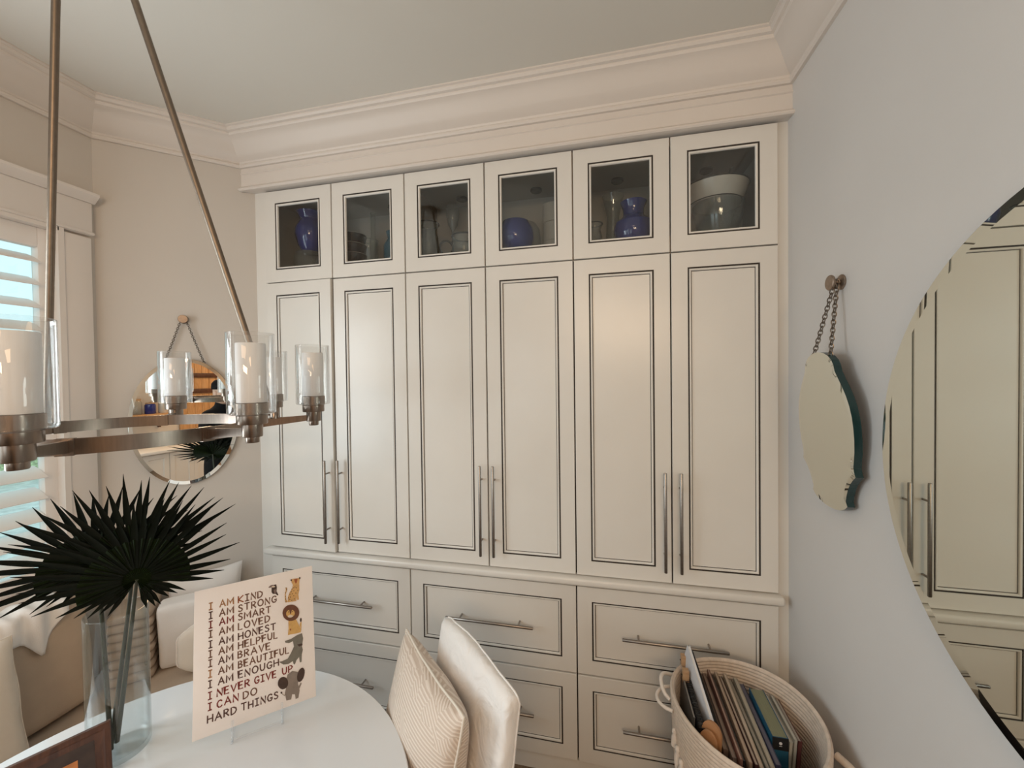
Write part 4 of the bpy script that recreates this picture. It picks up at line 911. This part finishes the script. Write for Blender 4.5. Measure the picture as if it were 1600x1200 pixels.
# white muslin throw draped over its top
vs_ = []; fs_ = []; nu, nv = 70, 22
ytop = .945
for i in range(nu + 1):
    y = -1.42 + .80 * i / nu
    for j in range(nv + 1):
        v = j / nv
        if v < .25: x = -.505 ; z = ytop - .09 * (1 - v / .25); x = -.500
        elif v < .55: a = (v - .25) / .30; x = -.500 + .125 * a; z = ytop + .014 * math.sin(a * PI)
        else: a = (v - .55) / .45; hang = .075 + .022 * math.sin(y * 23) + (.085 * math.exp(-((y + .70) / .035) ** 2)); x = -.370 + .012 * a; z = ytop - .004 - hang * a
        f = .25 + .75 * min(1, v / .5)
        z += .0075 * math.sin(y * 95 + v * 4) * f * (1 if v < .6 else .3); x += .011 * math.sin(y * 88 + 1.2 * v) * (1 if v > .5 else .4) + .006 * math.sin(y * 41)
        if i > nu - 3: z += .006 * noise.noise(Vector((y * 60, v * 9, 0)))
        vs_.append((x, y, z))
for i in range(nu):
    for j in range(nv): fs_.append((i * (nv + 1) + j, (i + 1) * (nv + 1) + j, (i + 1) * (nv + 1) + j + 1, i * (nv + 1) + j + 1))
tb = MB().add(vs_, fs_); o = solo('muslin_throw', tb, 'white_cloth', 'crinkled white muslin throw over the tan back cushion', 'throw', None, 80)
sm = o.modifiers.new('thickness', 'SOLIDIFY'); sm.thickness = .003
pillow('cream_pillow', (-.225, -1.075, .712), (.06, 1, -.05), Vector((-.40, .05, 1)), .50, .48, .12, 'cream', 'cream pillow leaning on the tan back cushion at the left edge', None, None, 5, .006, .04)
# cushions along the angled corner wall
def onwall(s, off, z): p = P0 + DV * s + NV * off; return Vector((p.x, p.y, z))
cw = frame_m(onwall(.215, .135, .632), -DV, -NV, (0, 0, 1)) @ Matrix.Rotation(R(4), 4, 'X')
solo('back_cushion', MB().soft(.38, .10, .30, .022, 12, cw, .003, 8, 5, .008), 'slip', 'pale boxy back cushion against the angled corner wall', 'cushion')
pillow('white_pillow', onwall(.245, .045, .672), -DV, Vector((0, 0, 1)) - NV * .04, .30, .38, .07, 'slip', 'white pillow tucked behind the pale boxy cushion', None, None, 11)
pillow('piped_pillow', onwall(.165, .245, .585), -DV, Vector((0, 0, 1)) - NV * .10, .32, .215, .075, 'cream', 'small cream pillow with rope piping behind the print', None, 'rope_white', 13, .004, .0, 18, .45)
t = thing('folded_blanket', onwall(.505, .12, .479), 'tan blanket folded in a stack at the corner of the window seat', 'blanket')
for k in range(8):
    mb = MB().soft(.155 - .004 * (k % 3), .19 - .006 * (k % 2), .038, .016, 6, frame_m(onwall(.490, .112, .479 + .0195 + k * .0385), -DV, -NV, (0, 0, 1)), .003, k, 9)
    part('fold', mb, 'tan_dark', t, 60)

# ------------------------------------------------------------------ rope basket of books
BC = Vector((2.165, -.305, 0)); BR, BZ = .216, .70
t = thing('rope_basket', BC, 'tall coiled cotton rope basket full of books beside the right wall', 'basket')
prof = []
def oval(y): return -.089 + (y + .089) * 1.14      # a little longer than it is wide
def br(z): return BR - .030 * (1 - z / BZ) ** 1.3
nc = 56; ph = BZ / nc
for k in range(nc):
    for a in (-80, -45, 0, 45, 80):
        z = (k + .5 + .5 * math.sin(R(a))) * ph; prof.append((br(z) + .0055 * math.cos(R(a)), z))
prof.append((br(BZ) - .001, BZ + .003))
for k in range(nc - 1, 0, -1):
    for a in (80, 45, 0, -45, -80):
        z = (k + .5 + .5 * math.sin(R(a))) * ph; prof.append((br(z) - .004 - .0055 * math.cos(R(a)), z))
prof.append((0, .012))
mb = MB().lathe([(0, 0)] + prof, (0, 0, 0), 72)
for v in mb.v:      # a soft hand-made rim
    a = math.atan2(v.y, v.x); f = (v.z / BZ) ** 3; k = 1 + f * (.020 * math.cos(2 * a + .5) + .008 * math.sin(3 * a)); v.x = v.x * k + BC.x; v.y = oval(v.y * k + BC.y); v.z += f * .006 * math.sin(2 * a + 1)
part('coil_body', mb, 'rope', t, 80)
def loop(a, dz, w, outw, m='rope_white', r=.0065):
    e = Vector((math.cos(a), math.sin(a), 0)); s = Vector((-e.y, e.x, 0)); c = BC + e * (BR + .004)
    pts = []
    for k in range(17):
        f = -1 + 2 * k / 16
        q_ = c + s * (w * f) + e * (outw * (1 - f * f) ** .6) + Vector((0, 0, BZ - .035 + dz * (1 - f * f))); q_.y = oval(q_.y); pts.append(q_)
    return MB().tube(pts, r, 8)
hl = part('handle', loop(R(160), .025, .055, .040), 'rope_white', t, 80)
part('handle_strand', loop(R(172), -.005, .050, .050, r=.006), 'rope_white', hl, 80)
part('handle', loop(R(-38), -.015, .075, .075, r=.011), 'rope', t, 80)
for k, (a, z) in enumerate([(186, .60), (192, .565), (198, .545), (204, .50), (190, .50), (212, .52)]):
    e = Vector((math.cos(R(a)), math.sin(R(a)), 0)); c = BC + e * (br(z) + .008) + Vector((0, 0, z)); c.y = oval(c.y)
    mb = MB().lathe([(0, .012), (.007, .009), (.009, 0), (.006, -.008), (.010, -.016), (.012, -.045), (.0, -.047)], c, 10)
    part('tassel', mb, 'rope_white', t, 80)
BM = {}
def cmat(c):
    k = tuple(c)
    if k not in BM: n_ = 'book_cover_%d' % len(BM); M[n_] = mat(n_, c, .45, var=.06, scale=20); BM[k] = n_
    return BM[k]
def book(name, x, y0, y1, z1, th, hgt, cover, label, lean=0, pages=(.60, .56, .50), cat='book', back=0.0, yaw=0.0):
    """upright book whose spine faces the viewer; back = how much higher the rear corner stands"""
    m = Matrix.Translation((x, (y0 + y1) / 2, z1)) @ Matrix.Rotation(yaw, 4, 'Z') @ Matrix.Rotation(back, 4, 'X') @ Matrix.Rotation(lean, 4, 'Y')
    d = (y1 - y0) / 2; c = .0016
    t = thing(name, (x, (y0 + y1) / 2, z1 - hgt), label, cat, 'reading matter in the rope basket')
    part('cover', MB().bbox(-th / 2, -th / 2 + c, -d, d, -hgt, 0, .0005, m).bbox(th / 2 - c, th / 2, -d, d, -hgt, 0, .0005, m).bbox(-th / 2, th / 2, -d, -d + c, -hgt, 0, .0005, m), cmat(cover), t, 25)
    if 'book_pages' not in M: M['book_pages'] = mat('book_pages', (.60, .55, .48), .85, var=.1, scale=90, stretch=(8, .2, .2))
    k = 'pages_%d_%d' % (int(pages[0] * 100), int(pages[2] * 100))
    if k not in M: M[k] = mat(k, pages, .85, var=.12, scale=90, stretch=(10, .2, .2))
    part('pages', MB().box(-th / 2 + c, th / 2 - c, -d + .002, d - .003, -hgt + .004, -.003, m), k, t, 25)
    return t, m
ZK = .655
book('notebook', 1.999, -.400, -.205, .690, .006, .28, (.10, .10, .10), 'grey-edged notebook at the left rim of the basket', R(4), (.50, .50, .48), 'notebook')
t, m = book('spiral_notebook', 2.014, -.430, -.185, .685, .016, .26, (.010, .010, .012), 'black spiral-bound notebook at the left of the basket', R(3), (.03, .03, .03), 'notebook')
part('spiral', MB().tube([m @ Vector((.0095 * math.cos(k * PI / 4) , -.118 + .22 * k / 150, .003 + .006 * math.sin(k * PI / 4))) for k in range(151)], .0012, 5), 'black', t)
t, m = book('magazine', 2.040, -.430, -.170, .733, .010, .30, (.60, .62, .66), 'white magazine standing tall above the basket rim', R(3), (.75, .76, .78), 'magazine', R(24), R(7))
t, m = book('folder', 2.053, -.435, -.165, .715, .010, .30, (.012, .012, .016), 'black folder behind the tall white magazine', R(3), (.02, .02, .02), 'folder', R(22), R(8))
rows = [(2.074, -.44, -.13, .655, .014, (.12, .075, .055), 'dark brown bound book beside the black folder', (.20, .15, .12)),
        (2.092, -.46, -.115, .650, .012, (.17, .13, .115), 'taupe paperback next to the dark brown book', (.26, .20, .17)),
        (2.108, -.47, -.12, .662, .008, (.23, .12, .10), 'dusky rose booklet near the middle of the basket', (.42, .33, .29)),
        (2.120, -.455, -.125, .648, .007, (.020, .020, .022), 'thin black booklet near the middle of the basket', (.10, .09, .08)),
        (2.134, -.465, -.12, .655, .010, (.36, .27, .21), 'beige booklet near the middle of the basket', (.45, .37, .30)),
        (2.149, -.47, -.125, .650, .010, (.055, .020, .022), 'maroon paperback in the middle of the basket', (.42, .36, .30)),
        (2.164, -.475, -.125, .652, .011, (.40, .34, .27), 'cream paperback in the middle of the basket', (.52, .45, .38)),
        (2.180, -.47, -.13, .645, .012, (.10, .10, .085), 'charcoal book right of the cream paperback', (.30, .28, .24)),
        (2.196, -.465, -.14, .650, .013, (.33, .31, .26), 'stone grey book left of the navy book', (.40, .37, .31)),
        (2.213, -.45, -.15, .648, .015, (.030, .032, .075), 'navy hardback left of the olive-topped book', (.12, .12, .16))]
for (x, y0, y1, z1, th, c_, lb, pg) in rows: book('book', x, y0 - .022, y1, z1, th, .25, c_, lb, R(random.uniform(-2, 3)), pg, 'book', R(random.uniform(-2, 3)))
t, m = book('book', 2.248, -.395, -.195, .668, .045, .26, (.010, .085, .16), 'thick book with blue and black spine and olive top', 0, (.20, .21, .135))
part('spine_band', MB().box(-.0226, .0226, -.1012, -.0995, -.040, -.001, m), 'black', t, 0, 'black band at the top of the spine')
part('spine_dot', MB().lathe([(0, 0), (.0045, 0), (.0045, .0006), (0, .0006)], (0, 0, 0), 16, m @ Matrix.Translation((0, -.1013, -.018)) @ Matrix.Rotation(R(90), 4, 'X')), 'paper', t, 0)
part('spine_line', MB().box(-.004, .004, -.1016, -.1012, -.0275, -.0262, m), 'paper', t, 0)
for (x, y0, y1, z1, th, c_, lb, pg) in [(2.282, -.385, -.19, .650, .010, (.42, .42, .38), 'grey magazine right of the olive-topped book', (.45, .44, .40)), (2.297, -.38, -.195, .655, .010, (.36, .37, .34), 'pale grey magazine near the right rim', (.50, .50, .46)), (2.313, -.37, -.20, .645, .012, (.10, .03, .03), 'dark red booklet at the right rim of the basket', (.35, .33, .30))]:
    book('magazine', x, y0, y1, z1, th, .25, c_, lb, R(4), pg, 'magazine')
# wooden clip hangers and a tan paddle among the books
for k, (x, y, z) in enumerate([(2.012, -.165, .735), (2.006, -.225, .722)]):
    t = thing('wooden_clip', (x, y, z - .09), ('upper' if k == 0 else 'lower') + ' wooden spring clip standing at the left rim of the basket', 'clip', 'wooden clips')
    for s in (-1, 1): part('jaw', MB().bbox(x - .011, x + .011, y + s * .006 - .005, y + s * .006 + .005, z - .09, z, .002), 'oak', t, 25)
    part('spring', MB().tube([(x - .013 + .026 * i / 24, y + .005 * math.cos(i * PI / 3), z - .025 + .005 * math.sin(i * PI / 3)) for i in range(25)], .0014, 5), 'black', t)
M['tanleather'] = mat('tan_leather', (.42, .215, .10), .5, var=.12, scale=20)
pp = Matrix.Translation((2.030, -.452, .585)) @ Matrix.Scale(1.15, 4) @ Matrix.Rotation(R(-40), 4, 'Z') @ Matrix.Rotation(R(-10), 4, 'X')
out = [(.026 * math.cos(a), .085 + .030 * math.sin(a)) for a in [i * PI / 10 for i in range(11)]] + [(-.026, -.10), (.026, -.10)]
t = thing('leather_case', (2.052, -.455, .50), 'tan leather case with rounded flap at the front left of the basket', 'case')
part('back_panel', MB().prism(out, -.004, .004, pp), 'tanleather', t, 40)
part('front_flap', MB().prism([(x * .85, z * .95 - .01) for x, z in out], -.013, -.0055, pp @ Matrix.Rotation(R(5), 4, 'X')), 'tanleather', t, 40)

# ------------------------------------------------------------------ kitchen behind the camera (seen in the oval mirror)
t = thing('plank_screen', (2.75, YB, .9), 'warm wooden plank shutter on the rear wall', 'shutter')
for k in range(7):
    part('plank', MB().bbox(2.38 + k * .105, 2.38 + k * .105 + .102, YB + .004, YB + .030, .95, 2.45, .003), 'plank', t, 25)
for z in (1.62, 1.86): part('cross_rail', MB().bbox(2.38, 3.115, YB + .031, YB + .05, z, z + .07, .003), 'walnut', t, 25)
for k in range(3):
    x0 = 1.30 + k * .6
    t = thing('kitchen_cabinet', (x0 + .3, YB + .3, 0), ['white panelled kitchen base cabinet nearest the rear window', 'white panelled kitchen base cabinet in the middle of the run', 'white panelled kitchen base cabinet under the plank shutter'][k], 'cabinet', 'kitchen base cabinets')
    part('carcass', MB().box(x0 + .001, x0 + .599, YB + .004, YB + .56, 0, .868), 'white', t, 25)
    for q in range(2):
        a, b = x0 + .004 + q * .297, x0 + .299 + q * .297; my = Matrix.Translation((0, YB + .582, 0)) @ Matrix.Scale(-1, 4, Vector((0, 1, 0)))
        d = part('cabinet_door', MB().rings([(a, b, .10, .86, .02), (a, b, .10, .86, 0), (a + .06, b - .06, .16, .80, 0), (a + .066, b - .066, .166, .794, .008)], my), 'white', t, 25)
        part('knob', MB().lathe([(0, .02), (.012, .018), (.014, .01), (.006, .005), (.006, 0)], (0, 0, 0), 16, Matrix.Translation(((b - .03) if q == 0 else (a + .03), YB + .582, .72)) @ Matrix.Rotation(R(-90), 4, 'X')), 'knob', d)
solo('countertop', MB().bbox(1.28, 3.12, YB + .004, YB + .62, .870, .91, .004), 'white', 'pale kitchen countertop on the rear base cabinets', 'countertop')
t = thing('wall_shelf', (1.75, YB, 1.30), 'wooden wall shelf with jars on the rear wall', 'shelf')
part('board', MB().bbox(1.30, 2.20, YB + .004, YB + .25, 1.33, 1.365, .003), 'plank', t, 25)
for x in (1.40, 2.10): part('bracket', MB().prism([(0, 0), (.03, 0), (.03, .17), (0, .17)], 0, .03, Matrix.Translation((x, YB + .004, 1.16))).prism([(0, .15), (.03, .15), (.03, .17), (0, .17)], 0, .20, Matrix.Translation((x, YB + .004, 1.16))), 'walnut', t, 25)
for k, (x, h_, r_, mm) in enumerate([(1.45, .20, .06, 'white_ceramic'), (1.62, .26, .05, 'oak'), (1.78, .22, .07, 'frost'), (1.95, .16, .06, 'blue'), (2.10, .24, .05, 'white_ceramic')]):
    t = thing('storage_jar', (x, YB + .13, 1.3655), ['squat white jar at the window end of the wall shelf', 'slim wooden jar on the wall shelf', 'wide glass jar in the middle of the wall shelf', 'short blue jar on the wall shelf', 'slim white jar at the shutter end of the wall shelf'][k], 'jar', 'jars on the kitchen shelf')
    part('body', MB().lathe([(0, 0), (r_ * .9, 0), (r_, .01), (r_, h_ * .75), (r_ * .8, h_ * .85), (0, h_ * .85)], (x, YB + .13, 1.3655), 24), mm, t)
    part('lid', MB().lathe([(0, h_ * .85), (r_ * .84, h_ * .85), (r_ * .84, h_ * .95), (r_ * .2, h_ * .96), (r_ * .2, h_), (0, h_)], (x, YB + .13, 1.3656), 24), 'oak', t)

t = thing('linear_pendant', (2.0, -3.9, CEIL - .005), 'long warm pendant lamp over the kitchen counter', 'lamp')  # housing for an added light; no such lamp is seen
part('housing', MB().bbox(1.48, 2.52, -3.99, -3.91, 2.17, 2.63, .01), 'rod', t)
for x in (1.6, 2.4): part('cable', MB().tube([(x, -3.95, 2.63), (x, -3.95, CEIL)], .004, 8), 'black', t)
area_light('pendant_light', (2.0, -3.90, 2.40), (1.95, 0, 1.75), 1.0, .42, 38, (1.0, 0.72, 0.47))  # added warm source for the sheen on the middle and right doors

# ------------------------------------------------------------------ the photographer, seen only in the oval mirror
def skin_figure(name, nodes, edges, root, parent, m, sub=2):
    me = bpy.data.meshes.new(name); keys = list(nodes); off = OFF[parent.name]
    me.from_pydata([tuple(Vector(nodes[k][0]) - off) for k in keys], [(keys.index(a), keys.index(b)) for a, b in edges], [])
    o = bpy.data.objects.new(name, me); col.objects.link(o); o.parent = parent; OFF[o.name] = off
    sk_ = o.modifiers.new('skin', 'SKIN'); sk_.use_smooth_shade = True
    if not me.skin_vertices: me.attributes.new('skin', 'FLOAT', 'POINT') if False else None
    bm_ = bmesh.new(); bm_.from_mesh(me); lay = bm_.verts.layers.skin.verify()
    bm_.verts.ensure_lookup_table()
    for i, k in enumerate(keys):
        r_ = nodes[k][1]; bm_.verts[i][lay].radius = r_ if isinstance(r_, tuple) else (r_, r_); bm_.verts[i][lay].use_root = (k == root)
    bm_.to_mesh(me); bm_.free()
    sd = o.modifiers.new('smooth', 'SUBSURF'); sd.levels = sub; sd.render_levels = sub
    me.materials.append(M[m]); return o
px, py = 1.30, -2.20
t = thing('person', (px, py, 0), 'person in a black cap and black top holding a phone, reflected in the oval mirror', 'person')
hl_, hr_ = Vector((1.245, -1.965, 1.42)), Vector((1.375, -1.965, 1.42))
N = {'pel': ((px, py, .97), (.155, .115)), 'wai': ((px, py, 1.12), (.135, .10)), 'che': ((px, py + .01, 1.34), (.165, .115)), 'sho': ((px, py + .005, 1.47), (.10, .075)), 'nec': ((px, py + .01, 1.56), .050), 'hea': ((px, py + .025, 1.66), (.074, .088)), 'cro': ((px, py + .02, 1.745), (.066, .078)),
     'sl': ((px - .165, py, 1.455), .058), 'el': ((px - .21, py + .05, 1.19), .043), 'wl': ((hl_.x - .03, hl_.y - .07, hl_.z - .09), .030), 'hal': ((hl_.x - .02, hl_.y - .03, hl_.z - .03), (.028, .018)),
     'sr': ((px + .165, py, 1.455), .058), 'er': ((px + .21, py + .05, 1.19), .043), 'wr': ((hr_.x + .03, hr_.y - .07, hr_.z - .09), .030), 'har': ((hr_.x + .02, hr_.y - .03, hr_.z - .03), (.028, .018)),
     'hpl': ((px - .095, py, .90), .092), 'knl': ((px - .105, py + .02, .50), .060), 'anl': ((px - .11, py - .01, .09), .042), 'tol': ((px - .115, py + .15, .035), .035),
     'hpr': ((px + .095, py, .90), .092), 'knr': ((px + .105, py + .02, .50), .060), 'anr': ((px + .11, py - .01, .09), .042), 'tor': ((px + .115, py + .15, .035), .035)}
E_ = [('pel', 'wai'), ('wai', 'che'), ('che', 'sho'), ('sho', 'nec'), ('nec', 'hea'), ('hea', 'cro'), ('sho', 'sl'), ('sl', 'el'), ('el', 'wl'), ('wl', 'hal'), ('sho', 'sr'), ('sr', 'er'), ('er', 'wr'), ('wr', 'har'),
      ('pel', 'hpl'), ('hpl', 'knl'), ('knl', 'anl'), ('anl', 'tol'), ('pel', 'hpr'), ('hpr', 'knr'), ('knr', 'anr'), ('anr', 'tor')]
body = skin_figure('body', N, E_, 'pel', t, 'clothblack')
hd = MB().soft(.150, .185, .225, .072, 10, Matrix.Translation((px, py + .035, 1.672)))
head = part('face', hd, 'skin', t, 80)
part('nose', MB().add([(px - .013, py + .126, 1.65), (px + .013, py + .126, 1.65), (px, py + .150, 1.652), (px, py + .126, 1.695)], [(0, 1, 2), (0, 2, 3), (1, 3, 2), (0, 3, 1)]), 'skin', head, 80)
for s in (-1, 1):
    part('eye', MB().soft(.022, .012, .012, .005, 3, Matrix.Translation((px + s * .032, py + .126, 1.69))), 'hair', head, 80)
    part('ear', MB().soft(.016, .035, .058, .008, 3, Matrix.Translation((px + s * .077, py + .03, 1.67))), 'skin', head, 80)
part('mouth', MB().soft(.046, .010, .010, .004, 3, Matrix.Translation((px, py + .124, 1.622))), 'tanleather', head, 80)
cap = part('cap', MB().lathe([(.094, 0), (.099, .02), (.094, .06), (.070, .092), (.03, .106), (0, .108)], (px, py + .03, 1.715), 24), 'clothblack', t, 80)
part('visor', MB().soft(.13, .09, .010, .004, 6, Matrix.Translation((px, py + .155, 1.722))), 'clothblack', cap, 80)
for s, hh in ((-1, hl_), (1, hr_)):
    mb = MB()
    for k in range(4):
        b0 = hh + Vector((s * .012, -.030 + .004 * k, .020 - .020 * k)); L_ = (.030, .034, .032, .026)[k]
        mb.tube([b0, b0 + Vector((-s * .006, .012, 0)), b0 + Vector((-s * .016, .016, .002)), b0 + Vector((-s * (.016 + L_ * .4), .018, .002))], [.0085, .0085, .0075, .006], 8)
    b0 = hh + Vector((s * .010, -.036, -.030)); mb.tube([b0, b0 + Vector((-s * .02, -.004, .022)), b0 + Vector((-s * .035, .0, .030))], [.0105, .0095, .0075], 8)
    part('fingers', mb, 'skin', t, 80)
pf = frame_m(Vector((1.31, -1.955, 1.435)), (1, 0, 0), (0, 1, 0), (0, 0, 1))
t = thing('phone', (1.31, -1.955, 1.39), 'dark phone held up in both hands by the person', 'phone')
part('case', MB().bbox(-.074, .074, -.004, .004, -.038, .038, .003, pf), 'black', t, 40)
part('screen', MB().box(-.070, .070, -.0046, -.0041, -.034, .034, pf), 'blackglass', t, 0)
